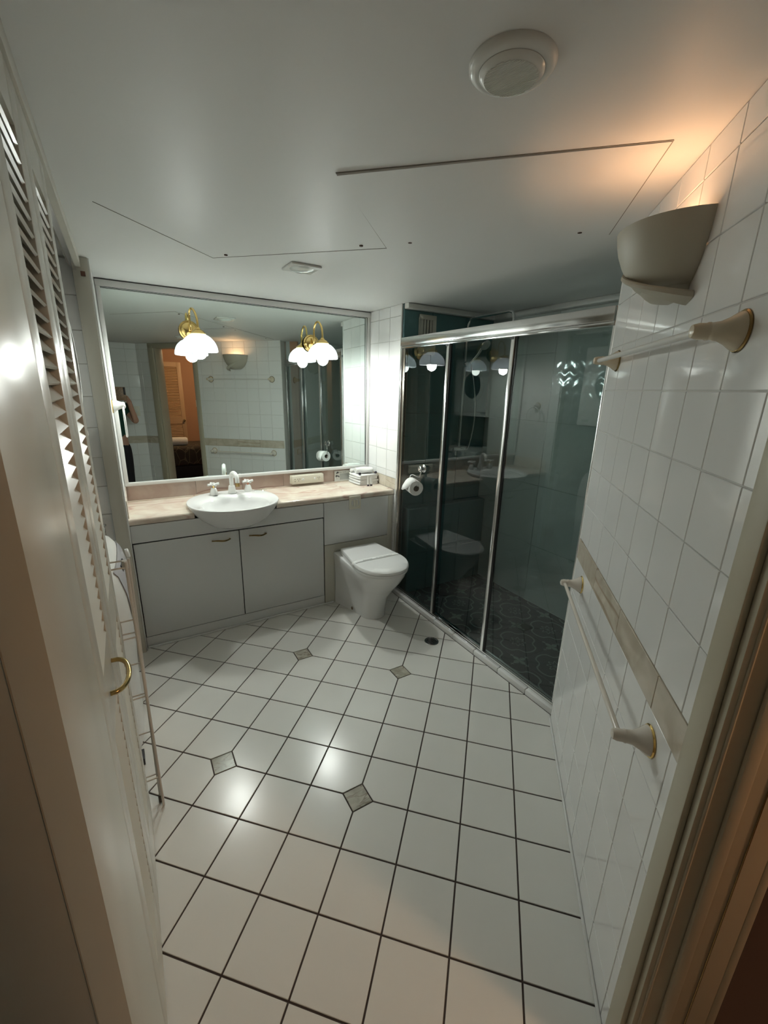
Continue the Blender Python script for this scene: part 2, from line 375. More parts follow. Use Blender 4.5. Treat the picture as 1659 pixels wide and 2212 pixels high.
# ---- angled right wall
S0, S1 = -1.315, -0.151
A = MB()
A.prism([tuple(AW(S0, 0, 0).xy), tuple(AW(S0, 0.12, 0).xy), tuple(AW(S1, 0.12, 0).xy), tuple(AW(S1, 0, 0).xy)], 0, ZC)
wr = struct(A.build('wall_right', M_wgrout))
su = [S1 - 0.1525 * k for k in range(8)][::-1]; su = [-1.265] + [s for s in su if s > -1.25]
sv = [0.0, 0.10, 0.253, 0.405, 0.558, 0.71, 0.862]
grid_tiles(FA, su, sv, M_tile, wr, 0.0028)
grid_tiles(FA, [-1.265, -1.10, -0.79, -0.48, -0.17, S1], [0.862, 0.952], M_band, wr, 0.002, 0.006, name='marble_tile')
grid_tiles(FA, su, [0.952 + 0.1525 * k for k in range(8)] [:8] + [ZC], M_tile, wr, 0.0028)
MB().tube([AW(S1, 0.0, 0), AW(S1, 0.0, ZC)], 0.006, 8).build('corner_trim', M_white, wr, smooth=True)
bb = [AW(-1.265, -0.012, 0), AW(S1 + 0.0, -0.012, 0)]
struct(MB().prism([tuple(AW(-1.262, -0.004, 0).xy), tuple(AW(S1, -0.004, 0).xy), tuple(AW(S1, -0.013, 0).xy), tuple(AW(-1.262, -0.013, 0).xy)], 0, 0.012).build('baseboard_right', M_white, bevel=0.004))
# ---- entry door surround on the angled wall
def slab(s0, s1, w0, w1, z0, z1): return MB().prism([tuple(AW(s0, w0, 0).xy), tuple(AW(s0, w1, 0).xy), tuple(AW(s1, w1, 0).xy), tuple(AW(s1, w0, 0).xy)], z0, z1)
tr = struct(slab(-1.318, -1.262, -0.012, 0.0, 0, ZC).build('trim_1', M_jamb, bevel=0.003))
jb = slab(-1.335, -1.3155, 0.0, 0.125, 0, 2.03).build('jamb', M_jamb, tr, bevel=0.001)
slab(-1.347, -1.3352, 0.040, 0.060, 0, 2.03).build('door_stop', M_jamb, tr, bevel=0.004)
slab(-1.3355, -1.26, 0.125, 0.140, 0, 2.09).build('outer_casing', M_jamb, tr, bevel=0.003)
MB().tube([AW(-1.3365, 0.012, 0), AW(-1.3365, 0.012, 2.02)], 0.003, 8).build('jamb_bead', M_jamb, tr, smooth=True)
MB().tube([AW(-1.3365, 0.090, 0), AW(-1.3365, 0.090, 2.02)], 0.0012, 6).build('jamb_seam', M_abrass, tr, smooth=True)
tr2 = struct(slab(-1.95, -1.875, -0.014, 0.0, 0, 2.06).build('trim_2', M_jamb, bevel=0.003))
slab(-1.875, -1.855, 0.0, 0.125, 0, 2.03).build('jamb', M_jamb, tr2, bevel=0.002)
slab(-1.95, -1.262, -0.014, 0.0, 2.03, 2.085).build('head_casing', M_jamb, tr2, bevel=0.003)
slab(-1.875, -1.3155, 0.0, 0.125, 2.03, ZC).build('head', M_jamb, tr2)
struct(slab(-2.20, -1.875, 0.0005, 0.10, 0, ZC).build('wall_right_far', M_wgrout))
wf = bpy.data.objects['wall_right_far']
FB = frame(AW(0, 0.0005, 0), E_, (0, 0, 1), -N_)
sf_ = [-2.135, -2.0775, -1.951]
grid_tiles(FB, sf_, sv, M_tile, wf, 0.003); grid_tiles(FB, [-2.135, -1.951], [0.862, 0.952], M_band, wf, 0.002, name='marble_tile'); grid_tiles(FB, sf_, [0.952 + 0.1525 * k for k in range(8)][:8] + [ZC], M_tile, wf, 0.003)
# open door leaf, swung into the bedroom
dr = MB().box((-0.310, -2.97, 0.01), (-0.275, -2.41, 2.02)).build('door_1', M_jamb, bevel=0.002); struct(dr)
kb = MB().lathe([(0.026, 0), (0.026, 0.006), (0.010, 0.010), (0.010, 0.030), (0.024, 0.042), (0.027, 0.055), (0.018, 0.066), (0.0, 0.068)], 20, Matrix.Translation((-0.275, -2.91, 0.95)) @ Matrix.Rotation(math.pi / 2, 4, 'Y'))
kb.build('door_handle', M_abrass, dr, smooth=True)
# ---- rear wall behind the camera, tiled with the same marble band
wq = struct(MB().box((-1.5, -2.60, 0), (-0.50, -2.50, ZC)).build('wall_rear', M_wgrout))
FR = frame((-0.52, -2.50, 0), (-1, 0, 0), (0, 0, 1), (0, 1, 0))
ru = [0.0] + [0.13 + 0.1525 * k for k in range(6)]
grid_tiles(FR, ru, sv, M_tile, wq, 0.003)
grid_tiles(FR, [0, 0.30, 0.60, 0.9], [0.862, 0.952], M_band, wq, 0.002, name='marble_tile')
grid_tiles(FR, ru, [0.952 + 0.1525 * k for k in range(8)][:8] + [ZC], M_tile, wq, 0.003)
# ---- left side: painted panel, end face, door header, closet shell
wl = struct(MB().prism([(-1.05, -1.36), (-1.05, -1.704), (-0.859, -1.704), (-0.840, -1.66), (-0.840, -1.36)], 0, ZC).build('wall_left', M_cream, bevel=0.0015))
MB().prism([(-0.8395, -1.6595), (-0.860, -1.7045), (-0.8597, -1.7052), (-0.8585, -1.7046), (-0.8385, -1.6600)][::-1], 0, ZC - 0.001).build('edge_shade_strip', mat('shaded_edge_tan', (0.36, 0.31, 0.23), 0.45), wl)  # sliver over the wall-end bevel; its shade is painted in as darker tan
struct(MB().box((-1.5, -2.60, 0), (-1.44, 1.0, ZC)).build('wall_left_far', M_jamb))
struct(MB().box((-0.880, -1.36, 2.045), (-0.835, 0.46, ZC)).build('trim_3', M_cream, bevel=0.001))
struct(MB().box((-0.870, -0.66, 2.030), (-0.852, 0.455, 2.045)).build('trim_4', M_alu))
we = struct(MB().box((-1.44, 0.50, 0), (-0.806, YM, ZC)).build('wall_closet', M_wgrout))
FE = frame((-0.868, 0.50, 0), (-1, 0, 0), (0, 0, 1), (0, -1, 0))
grid_tiles(FE, [0.0, 0.1525, 0.305, 0.4575, 0.57], [0.0, 0.10] + [0.10 + 0.1525 * k for k in range(1, 14)], M_tile, we, 0.003)
tj = struct(MB().box((-0.868, 0.462, 0), (-0.806, 0.4995, ZC)).build('trim_5', M_cream, bevel=0.0015))
MB().box((-0.8058, 0.475, 0), (-0.799, YM, ZC)).build('side_lining', M_white, tj, bevel=0.001)
MB().box((-0.838, 0.4575, 2.01), (-0.820, 0.4625, 2.03)).build('hinge_plate', mat('rusty_hinge', (0.12, 0.05, 0.03), 0.7), tj)
# ---- shower enclosure shell
FT = frame((0.936, 0.455, 0), (1, 0, 0), (0, 0, 1), (0, -1, 0))
wt = struct(MB().box((0.936, 0.4555, 0), (1.80, 0.4695, ZC)).build('wall_shower_back', M_tealg))
grid_tiles(FT, [0.0, 0.235, 0.54, 0.81], [0.0, 0.70, 1.38, ZC - 0.035], M_teal, wt, 0.003)
lg = struct(MB().box((0.985, 0.372, 0.0), (1.745, 0.4505, 0.685)).build('wall_shower_ledge', M_tealg))
FLg = frame((0.985, 0.372, 0), (1, 0, 0), (0, 0, 1), (0, -1, 0))
grid_tiles(FLg, [0.0, 0.19, 0.49, 0.757], [0.0, 0.32, 0.685], M_teal, lg, 0.003)
FLt = frame((0.985, 0.372, 0.685), (1, 0, 0), (0, 1, 0), (0, 0, 1))
grid_tiles(FLt, [0.0, 0.19, 0.49, 0.757], [0.0, 0.078], M_teal, lg, 0.003)
wx = struct(MB().box((1.752, -1.14, 0), (1.83, 0.4555, ZC)).build('wall_shower_side', mat('pale_shower_grout', (0.42, 0.45, 0.44), 0.7)))
FX = frame((1.752, 0.455, 0), (0, -1, 0), (0, 0, 1), (-1, 0, 0))
grid_tiles(FX, [0.0, 0.60, 1.14], [0.0, 0.45, 0.90], M_shgrey, wx, 0.003)
grid_tiles(FX, [0.0, 0.60], [0.90, 1.35, 1.80, ZC - 0.035], M_shgrey, wx, 0.003)
# wavy relief tiles on the side wall
def relief(u0, u1, v0, v1):
    nu, nv_ = 84, 66; vs = []; fs = []
    for a in range(nu + 1):
        for b in range(nv_ + 1):
            u = u0 + (u1 - u0) * a / nu; v = v0 + (v1 - v0) * b / nv_
            ph = 2 * math.pi * u / 0.075
            h = 0.0006 * math.sin(2 * math.pi * (v + 0.012 * math.sin(ph)) / 0.075)
            vs.append(FX @ Vector((u, v, 0.006 + h)))
    for a in range(nu):
        for b in range(nv_):
            i = a * (nv_ + 1) + b; fs.append((i, i + nv_ + 1, i + nv_ + 2, i + 1))
    me = mesh('relief_tile', vs, fs)
    return link('relief_tile', me, wx, M_shgrey, smooth=True)
relief(0.603, 1.135, 0.903, 1.35); relief(0.603, 1.135, 1.353, ZC - 0.037)
we2 = struct(MB().box((0.97, -1.22, 0), (1.80, -1.14, ZC)).build('wall_shower_end', M_shgrey))
cn = struct(MB().box((0.937, 0.405, ZC - 0.035), (1.752, 0.4555, ZC)).box((1.70, -1.14, ZC - 0.035), (1.752, 0.405, ZC)).build('trim_6', M_white, bevel=0.006))
# shower floor tiles with printed pattern
def pattern_mat():
    m = bpy.data.materials.new('patterned_encaustic_tile'); m.use_nodes = True; nt = m.node_tree; L = nt.links.new
    b = nt.nodes['Principled BSDF']; b.inputs['Roughness'].default_value = 0.35
    def mth(op, a, c=None, d=None):
        n = nt.nodes.new('ShaderNodeMath'); n.operation = op
        for k, v in enumerate((a, c, d)):
            if v is None: continue
            if isinstance(v, (int, float)): n.inputs[k].default_value = v
            else: L(v, n.inputs[k])
        return n.outputs[0]
    geo = nt.nodes.new('ShaderNodeNewGeometry'); sp = nt.nodes.new('ShaderNodeSeparateXYZ'); L(geo.outputs['Position'], sp.inputs[0])
    P_ = 0.29
    u = mth('SUBTRACT', mth('FRACT', mth('DIVIDE', mth('ADD', sp.outputs[0], -1.11 + P_ * 10.5), P_)), 0.5)
    v = mth('SUBTRACT', mth('FRACT', mth('DIVIDE', mth('ADD', sp.outputs[1], 0.10 + P_ * 10.5), P_)), 0.5)
    r = mth('SQRT', mth('ADD', mth('MULTIPLY', u, u), mth('MULTIPLY', v, v)))
    th = mth('ARCTAN2', v, u)
    c2 = mth('ABSOLUTE', mth('COSINE', mth('MULTIPLY', th, 2)))
    ax = mth('MINIMUM', mth('ABSOLUTE', u), mth('ABSOLUTE', v)); mxx = mth('MAXIMUM', mth('ABSOLUTE', u), mth('ABSOLUTE', v))
    # petals: leaf shapes along the axes
    lw = mth('MULTIPLY', mth('SINE', mth('MULTIPLY', mth('MULTIPLY', mxx, 1 / 0.17), math.pi)), 0.052)
    petal = mth('MULTIPLY', mth('LESS_THAN', ax, lw), mth('LESS_THAN', mxx, 0.168))
    # cross tips of the fleur
    dx = mth('SUBTRACT', mxx, 0.205)
    tip = mth('LESS_THAN', mth('ADD', mth('ABSOLUTE', dx), mth('MULTIPLY', ax, 0.9)), 0.045)
    tip = mth('MULTIPLY', tip, mth('GREATER_THAN', mth('ABSOLUTE', mth('SUBTRACT', ax, 0.022)), 0.006))
    # ogee frame around the fleur
    q = mth('ADD', mth('COSINE', mth('MULTIPLY', u, 2 * math.pi)), mth('COSINE', mth('MULTIPLY', v, 2 * math.pi)))
    wob = mth('MULTIPLY', mth('COSINE', mth('MULTIPLY', th, 8)), 0.22)
    ring = mth('LESS_THAN', mth('ABSOLUTE', mth('ADD', mth('ADD', q, 0.12), wob)), 0.13)
    # medallion in the cell corner
    uc = mth('SUBTRACT', 0.5, mth('ABSOLUTE', u)); vc = mth('SUBTRACT', 0.5, mth('ABSOLUTE', v))
    rc = mth('SQRT', mth('ADD', mth('MULTIPLY', uc, uc), mth('MULTIPLY', vc, vc))); tc_ = mth('ARCTAN2', vc, uc)
    med = mth('LESS_THAN', mth('ABSOLUTE', mth('SUBTRACT', rc, mth('ADD', 0.13, mth('MULTIPLY', mth('COSINE', mth('MULTIPLY', tc_, 8)), 0.035)))), 0.016)
    star = mth('LESS_THAN', rc, mth('ADD', 0.035, mth('MULTIPLY', mth('COSINE', mth('MULTIPLY', tc_, 8)), 0.028)))
    tot = mth('MINIMUM', mth('ADD', mth('ADD', mth('ADD', petal, tip), mth('ADD', ring, med)), star), 1.0)
    mx = nt.nodes.new('ShaderNodeMix'); mx.data_type = 'RGBA'; L(tot, mx.inputs[0])
    mx.inputs[6].default_value = (0.040, 0.048, 0.052, 1); mx.inputs[7].default_value = (0.21, 0.27, 0.25, 1)
    L(mx.outputs[2], b.inputs['Base Color']); return m
M_pat = pattern_mat()
sf = struct(MB().box((0.925, -1.14, -0.06), (1.752, 0.4555, -0.003)).build('floor_shower', mat('charcoal_grout', (0.03, 0.03, 0.03), 0.9)))
xs_ = [0.965, 1.11, 1.40, 1.69, 1.745]; ys_ = [-1.135, -0.97, -0.68, -0.39, -0.10, 0.19, 0.372]
for a, b in zip(xs_[:-1], xs_[1:]):
    for c, d in zip(ys_[:-1], ys_[1:]): tile([(a, c), (b, c), (b, d), (a, d)], MI, M_pat, sf, 0.0018, 0.0, 0.0005)
tg = thing('shower_drain', 'dark round floor waste in patterned shower floor near the teal wall', 'drain', (1.24, 0.22, 0))
MB().lathe([(0.040, 0.0), (0.040, 0.003), (0.034, 0.004), (0.0, 0.004)], 24, Matrix.Translation((1.24, 0.22, 0.0005))).build('cover', M_black, tg)
# ---- tiled hob under the screen
hb = struct(MB().box((0.909, -1.08, -0.003), (0.965, 0.4655, 0.028)).build('trim_7', M_grout))
hy = [0.462, 0.30, 0.10, -0.10, -0.30, -0.50, -0.70, -0.90, -1.072]
for b, a in zip(hy[:-1], hy[1:]):
    MB().box((0.904, a + 0.002, 0.0), (0.966, b - 0.002, 0.031)).build('tile', M_tile, hb, bevel=0.0015)
# ================================================================== SHOWER SCREEN
ss = thing('shower_screen', 'three-panel sliding shower screen of grey tinted glass in bright chrome frame', 'shower screen', (0.94, -0.3, 0.031))
MB().box((0.914, -1.055, 1.822), (0.968, 0.455, 1.876)).build('header_rail', M_alu, ss, bevel=0.004)
MB().box((0.921, -1.055, 1.806), (0.930, 0.448, 1.8215)).box((0.934, -1.055, 1.806), (0.940, 0.448, 1.8215)).build('track_lip', M_chrome, ss, bevel=0.001)
MB().box((0.918, -1.060, 0.0315), (0.966, 0.455, 0.044)).box((0.918, -1.060, 0.044), (0.923, 0.455, 0.056)).box((0.938, -1.06, 0.044), (0.942, 0.455, 0.056)).build('bottom_track', M_chrome, ss, bevel=0.001)
MB().box((0.916, 0.437, 0.0565), (0.964, 0.4545, 1.8055)).build('wall_channel', M_alu, ss, bevel=0.002)
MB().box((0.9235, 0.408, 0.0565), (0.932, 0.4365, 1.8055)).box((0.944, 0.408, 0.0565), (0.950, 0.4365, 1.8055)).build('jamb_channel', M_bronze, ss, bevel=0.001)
MB().box((0.925, 0.4355, 1.79), (0.936, 0.412, 1.800)).build('rubber_stop', M_black, ss)
for k, (y0, y1, x) in enumerate(((0.405, -0.058, 0.929), (-0.045, -0.553, 0.943), (-0.545, -1.052, 0.929))):
    MB().box((x - 0.0025, y1 + 0.004, 0.060), (x + 0.0025, y0 - 0.002, 1.803)).build('glass_panel', M_glass, ss)
for y, x in ((-0.052, 0.928), (-0.549, 0.928)):
    st = MB().box((x - 0.012, y - 0.011, 0.057), (x + 0.010, y + 0.011, 1.805)).build('stile', M_alu, ss, bevel=0.003)
    MB().box((x - 0.004, y - 0.020, 0.058), (x + 0.008, y - 0.0112, 1.804)).build('rubber_seal', M_black, st)
    MB().box((x - 0.0125, y - 0.008, 1.792), (x - 0.0085, y + 0.018, 1.8035)).build('end_cap', M_black, st)
MB().box((0.920, -1.0635, 0.057), (0.95, -1.0525, 1.805)).build('wall_channel', M_alu, ss, bevel=0.002)
# ---- suction toilet roll holder on glass
th_ = thing('toilet_roll_holder', 'chrome suction hook with bent wire arm on the left glass panel', 'holder', (0.926, 0.13, 1.03))
RX = Matrix.Rotation(-math.pi / 2, 4, 'Y')
MB().lathe([(0.027, 0), (0.028, 0.004), (0.022, 0.010), (0.012, 0.013), (0.012, 0.024), (0.019, 0.027), (0.020, 0.034), (0.015, 0.038), (0.0, 0.039)], 24, Matrix.Translation((0.9260, 0.13, 1.04)) @ RX).build('suction_cup', M_chrome, th_, smooth=True)
MB().tube([(0.904, 0.13, 1.018), (0.902, 0.135, 1.000), (0.900, 0.14, 0.985)], 0.0045, 8).build('hook', M_chrome, th_, smooth=True)
MB().tube([(0.900, 0.135, 0.984), (0.890, 0.150, 0.984), (0.880, 0.190, 0.992), (0.872, 0.205, 0.986), (0.868, 0.212, 0.955), (0.866, 0.208, 0.944), (0.860, 0.19, 0.940), (0.850, 0.14, 0.936), (0.842, 0.082, 0.934), (0.840, 0.074, 0.940), (0.840, 0.070, 0.956)], 0.003, 8).build('wire_arm', M_chrome, th_, smooth=True)
# roll axis from far (0.866,.2) to near (.842,.09)
rl = thing('toilet_roll', 'white toilet paper roll with folded loose end on the wire arm', 'toilet roll', (0.855, 0.145, 0.918))
ax0, ax1 = Vector((0.868, 0.193, 0.924)), Vector((0.846, 0.095, 0.918)); axd = (ax1 - ax0).normalized()
MR = Matrix.Translation(ax0) @ axd.to_track_quat('Z', 'Y').to_matrix().to_4x4(); LR = (ax1 - ax0).length
MB().lathe([(0.020, 0), (0.047, 0), (0.049, 0.002), (0.049, LR - 0.002), (0.047, LR), (0.020, LR)], 32, MR, close0=False, close1=False).build('paper', M_paper, rl, smooth=True)
MB().lathe([(0.0202, 0.0005), (0.0202, LR - 0.0005), (0.0190, LR - 0.0005), (0.0190, 0.0005), (0.0202, 0.0005)], 24, MR, close0=False, close1=False).build('core', M_core, rl, smooth=True)
side = Vector((-1, 0, 0)); side = (side - axd * side.dot(axd)).normalized(); upv = Vector((0, 0, 1)); upv = (upv - axd * upv.dot(axd)).normalized()
pts = []
for tt in range(9):
    a = math.radians(100 - tt * 9); pts.append((side * math.cos(a) + upv * math.sin(a)) * 0.0497)
pts.append(side * 0.060 + upv * -0.005); pts.append(side * 0.066 + upv * -0.030)
vs = []; fs = []
for k, p in enumerate(pts):
    f1 = 1.0 if k < 9 else (0.75 if k == 9 else 0.20)
    vs += [ax0 + axd * 0.0005 + p, ax0 + axd * (LR * f1) + p]
for k in range(len(pts) - 1): fs.append((2 * k, 2 * k + 1, 2 * k + 3, 2 * k + 2))
lo_ = link('loose_end', mesh('loose_end', vs, fs), rl, M_paper, smooth=True); md = lo_.modifiers.new('t', 'SOLIDIFY'); md.thickness = 0.0006
# ---- shower fittings
sh = thing('rain_shower', 'chrome shower rail arching over the screen with round head and hose', 'shower', (1.47, 0.44, 1.1))
RXs = 1.47
def arc(pts_, n=6): return pts_
MB().tube([(RXs, 0.425, 1.12), (RXs, 0.425, 1.95), (RXs, 0.422, 2.00), (RXs, 0.405, 2.03), (RXs, 0.37, 2.042), (RXs, 0.03, 2.045), (RXs, 0.0, 2.035), (RXs, -0.012, 2.01), (RXs, -0.012, 1.97)], 0.0095, 10).build('riser_rail', M_chrome, sh, smooth=True)
MB().lathe([(0.012, 0.04), (0.02, 0.02), (0.095, 0.012), (0.10, 0.004), (0.097, 0), (0.0, 0)], 32, Matrix.Translation((RXs, -0.012, 1.935))).build('shower_head', M_chrome, sh, smooth=True)
MB().lathe([(0.022, 0), (0.024, 0.01), (0.014, 0.03), (0.0, 0.032)], 20, Matrix.Translation((RXs - 0.02, 0.405, 1.73)) @ Matrix.Rotation(math.pi / 2, 4, 'X')).build('slider_knob', M_chrome, sh, smooth=True)
MB().tube([(RXs + 0.02, 0.39, 1.74), (RXs + 0.05, 0.35, 1.80), (RXs + 0.07, 0.31, 1.87)], [0.010, 0.010, 0.014], 10).lathe([(0.02, 0), (0.038, 0.012), (0.036, 0.02), (0.0, 0.02)], 20, Matrix.Translation((RXs + 0.07, 0.31, 1.87)) @ Matrix.Rotation(2.2, 4, 'X')).build('hand_shower', M_chrome, sh, smooth=True)
hose = []
for k in range(25):
    t = k / 24; hose.append((RXs + 0.02 + 0.03 * math.sin(t * 3.1), 0.38 - 0.05 * math.sin(t * math.pi), 1.73 - 0.72 * t + 0.0 + (0.10 * max(0, t - 0.85) / 0.15)))
MB().tube(hose, 0.0055, 8).build('hose', M_chrome, sh, smooth=True)
MB().tube([(RXs - 0.07, 0.415, 1.11), (RXs + 0.07, 0.415, 1.11)], 0.018, 16).build('mixer_bar', M_chrome, sh, smooth=True)
vt = thing('wall_vent', 'beige plastic wall vent with upright slots high on the teal wall', 'vent', (1.13, 0.45, 1.85))
MB().box((1.055, 0.436, 1.78), (1.195, 0.4505, 1.84)).box((1.055, 0.436, 2.005), (1.195, 0.4505, 2.035)).box((1.055, 0.436, 1.84), (1.085, 0.4505, 2.005)).box((1.165, 0.436, 1.84), (1.195, 0.4505, 2.005)).build('frame', M_beige, vt, bevel=0.002)
MB().box((1.085, 0.446, 1.84), (1.165, 0.4505, 2.005)).build('backing', M_dark, vt)
for k in range(3): MB().box((1.092 + 0.025 * k, 0.4375, 1.8405), (1.108 + 0.025 * k, 0.4455, 2.0045)).build('slat', M_beige, vt, bevel=0.0015)
# ================================================================== VANITY
va = thing('vanity_cabinet', 'white laminate vanity cabinet with two doors under the marble worktop', 'cabinet', (-0.22, 0.72, 0))
MB().box((-0.798, 0.527, 0.0), (-0.780, YM - 0.001, 0.774)).box((0.342, 0.527, 0.0), (0.360, YM - 0.001, 0.774)).box((-0.780, 0.527, 0.055), (0.342, YM - 0.001, 0.071)).build('carcass', M_lam, va)
MB().box((-0.798, 0.510, 0.0), (0.360, 0.5265, 0.068)).build('plinth', M_lam, va, bevel=0.001)
# fascia with a cut-out for the basin
npts = [(0.220, 0.0), (0.203, 0.017), (0.184, 0.034), (0.158, 0.052), (0.130, 0.066), (0.103, 0.076), (0.060, 0.081), (0.0, 0.083), (-0.060, 0.081), (-0.103, 0.076), (-0.130, 0.066), (-0.158, 0.052), (-0.184, 0.034), (-0.203, 0.017), (-0.220, 0.0)]
fp = [(-0.798, 0.670), (0.360, 0.670), (0.360, 0.774)] + [(-0.215 + x, 0.7745 - y) for x, y in npts] + [(-0.798, 0.774)]
fp = [(x, max(z, 0.672)) for x, z in fp]
MB().prism(fp, 0, 0.0165, frame((0, 0.5245, 0), (1, 0, 0), (0, 0, 1), (0, -1, 0))).build('fascia', M_lam, va)
MB().box((-0.797, 0.519, 0.069), (0.359, 0.5262, 0.6695)).build('gap_backing', M_dark, va)
for x0, x1, hx in ((-0.794, -0.2165, -0.325), (-0.211, 0.357, -0.10)):
    d = MB().box((x0, 0.5075, 0.073), (x1, 0.5185, 0.664)).build('door', M_lam, va, bevel=0.0015)
    pth = []
    for k in range(13):
        t = k / 12; pth.append((hx - 0.055 + 0.11 * t, 0.500 - 0.020 * math.sin(math.pi * t), 0.620 + 0.003 * math.sin(2 * math.pi * t)))
    h = MB().tube(pth, [0.0035 + 0.0025 * math.sin(math.pi * k / 12) for k in range(13)], 8)
    h.tube([(hx - 0.050, 0.5075, 0.620), (hx - 0.050, 0.498, 0.620)], 0.004, 8).tube([(hx + 0.050, 0.5075, 0.620), (hx + 0.050, 0.498, 0.620)], 0.004, 8)
    h.build('handle', M_abrass, d, smooth=True)
# cistern housing to the right
ch = thing('cistern_panel', 'off-white panelled cistern housing behind the toilet with flush button', 'cabinet', (0.65, 0.72, 0))
MB().box((0.365, 0.5075, 0.462), (0.885, 0.523, 0.774)).build('upper_panel', M_lam, ch, bevel=0.0012)
MB().box((0.365, 0.5075, 0.002), (0.885, 0.523, 0.458)).build('lower_panel', M_beige, ch, bevel=0.0012)
MB().box((0.886, 0.5085, 0.002), (0.9295, 0.523, 0.774)).build('filler_strip', M_beige, ch, bevel=0.0012)
MB().box((0.364, 0.523, 0.001), (0.382, YM - 0.001, 0.774)).box((0.382, 0.523, 0.001), (0.9295, 0.53, 0.774)).build('carcass', M_dark, ch)
fb = thing('flush_button', 'square off-white flush plate with round button above the toilet', 'flush button', (0.603, 0.5075, 0.752))
MB().box((0.556, 0.4995, 0.704), (0.650, 0.5072, 0.800)).build('plate', M_cplas, fb, bevel=0.003)
fbm = Matrix.Translation((0.603, 0.4992, 0.752)) @ Matrix.Rotation(math.pi / 2, 4, 'X')
MB().lathe([(0.031, 0), (0.031, 0.004), (0.028, 0.0045), (0.028, 0.002), (0.0, 0.002)], 28, fbm).build('button_ring', M_plas, fb, smooth=True)
MB().box((0.585, 0.4925, 0.727), (0.6015, 0.4968, 0.777)).box((0.6045, 0.4925, 0.727), (0.621, 0.4968, 0.777)).build('button', M_cplas, fb, bevel=0.002)
# worktop with notch
prof = [(0.7755, 0.513), (0.781, 0.506), (0.795, 0.502), (0.808, 0.505), (0.8135, 0.510), (0.8155, 0.520)]
notch = []
NCX, NCY, NA, NB_ = -0.215, 0.590, 0.259, 0.255
for k in range(25):
    a = math.radians(-17.5 + (215 * k / 24)); notch.append((NCX + NA * math.cos(a), NCY + NB_ * math.sin(a)))
outl = [('f', -0.7985), ('b', -0.7985, YM - 0.001), ('b', 0.9295, YM - 0.001), ('f', 0.9295), ('f', notch[0][0])] + [('b', *p) for p in notch[1:-1]] + [('f', notch[-1][0])]
rs = []
for z, yf in prof:
    rs.append([(p[1], yf, z) if p[0] == 'f' else (p[1], p[2], z) for p in outl])
rs = [r[::-1] for r in rs]
ct = MB(); ct.rings(rs); ct = ct.build('worktop', M_marble, smooth=True)
tag(ct, 'pink-cream marble worktop with rounded front edge and basin notch', 'worktop')
# splashback tiles
sb = thing('splashback', 'dusty pink marble splashback strip under the mirror', 'splashback', (0.05, 0.92, 0.8155))
sxs = [-0.796, -0.39, -0.085, 0.215, 0.62, 0.928]
for a, b in zip(sxs[:-1], sxs[1:]):
    MB().box((a + 0.0008, 0.918, 0.8165), (b - 0.0008, 0.9295, 0.918)).build('tile', M_splash, sb, bevel=0.001)
MB().prism([(-0.796, 0.9178), (-0.796, 0.910), (0.928, 0.910), (0.928, 0.9178)], 0.8157, 0.8225).build('bead', M_marble, sb, bevel=0.002)
MB().box((-0.7985, 0.520, 0.8165), (-0.793, 0.9095, 0.918)).build('side_tile', M_marble, sb, bevel=0.001)
# ---- basin
bs = thing('wash_basin', 'oval white ceramic semi-recessed basin projecting over the cabinet front', 'basin', (-0.215, 0.59, 0.70))
def oval(cx, cy, a, b, z, n=48, p=2.15):
    out = []
    for k in range(n):
        t = 2 * math.pi * k / n; c, s_ = math.cos(t), math.sin(t)
        out.append((cx + a * math.copysign(abs(c) ** (2 / p), c), cy + b * math.copysign(abs(s_) ** (2 / p), s_), z))
    return out
B = MB(); bx = -0.215
B.rings([oval(bx, 0.55, 0.05, 0.045, 0.690), oval(bx, 0.55, 0.120, 0.110, 0.698), oval(bx, 0.565, 0.175, 0.165, 0.722), oval(bx, 0.578, 0.220, 0.212, 0.757), oval(bx, 0.588, 0.252, 0.248, 0.795),
         oval(bx, 0.592, 0.271, 0.268, 0.826), oval(bx, 0.592, 0.276, 0.272, 0.838), oval(bx, 0.592, 0.274, 0.270, 0.844), oval(bx, 0.592, 0.266, 0.262, 0.846),
         oval(bx, 0.560, 0.232, 0.205, 0.838), oval(bx, 0.535, 0.206, 0.170, 0.835), oval(bx, 0.532, 0.199, 0.163, 0.829), oval(bx, 0.530, 0.190, 0.154, 0.805), oval(bx, 0.530, 0.165, 0.130, 0.765), oval(bx, 0.532, 0.110, 0.085, 0.738), oval(bx, 0.535, 0.028, 0.028, 0.730)])
B.build('bowl', M_cer, bs, smooth=True)
MB().lathe([(0.024, 0.002), (0.022, 0.004), (0.0, 0.003)], 20, Matrix.Translation((bx, 0.535, 0.730))).build('waste', M_brass, bs, smooth=True)
MB().box((bx - 0.018, 0.690, 0.806), (bx + 0.018, 0.697, 0.811)).build('overflow_slot', M_silver, bs)
# spout
sp = thing('basin_spout', 'white swan-neck spout with brass tip at back of the basin', 'tap', (-0.185, 0.80, 0.841))
MB().lathe([(0.027, 0.0), (0.027, 0.004), (0.021, 0.045), (0.019, 0.05), (0.0, 0.05)], 24, Matrix.Translation((-0.183, 0.79, 0.842))).build('base', M_plas, sp, smooth=True)
pth = [(-0.183, 0.79, 0.885), (-0.183, 0.79, 0.93)]
for k in range(13):
    a = math.pi - math.pi * k / 12; pth.append((-0.183 + 0.010 * (1 + math.cos(a)) , 0.79 - 0.045 * (1 + math.cos(a)), 0.945 + 0.040 * math.sin(a)))
pth.append((-0.163, 0.70, 0.925))
MB().tube(pth, 0.0135, 14).build('neck', M_plas, sp, smooth=True)
MB().lathe([(0.0145, 0), (0.0145, 0.024), (0.0, 0.024)], 18, Matrix.Translation((-0.163, 0.70, 0.903))).build('aerator', M_abrass, sp, smooth=True)
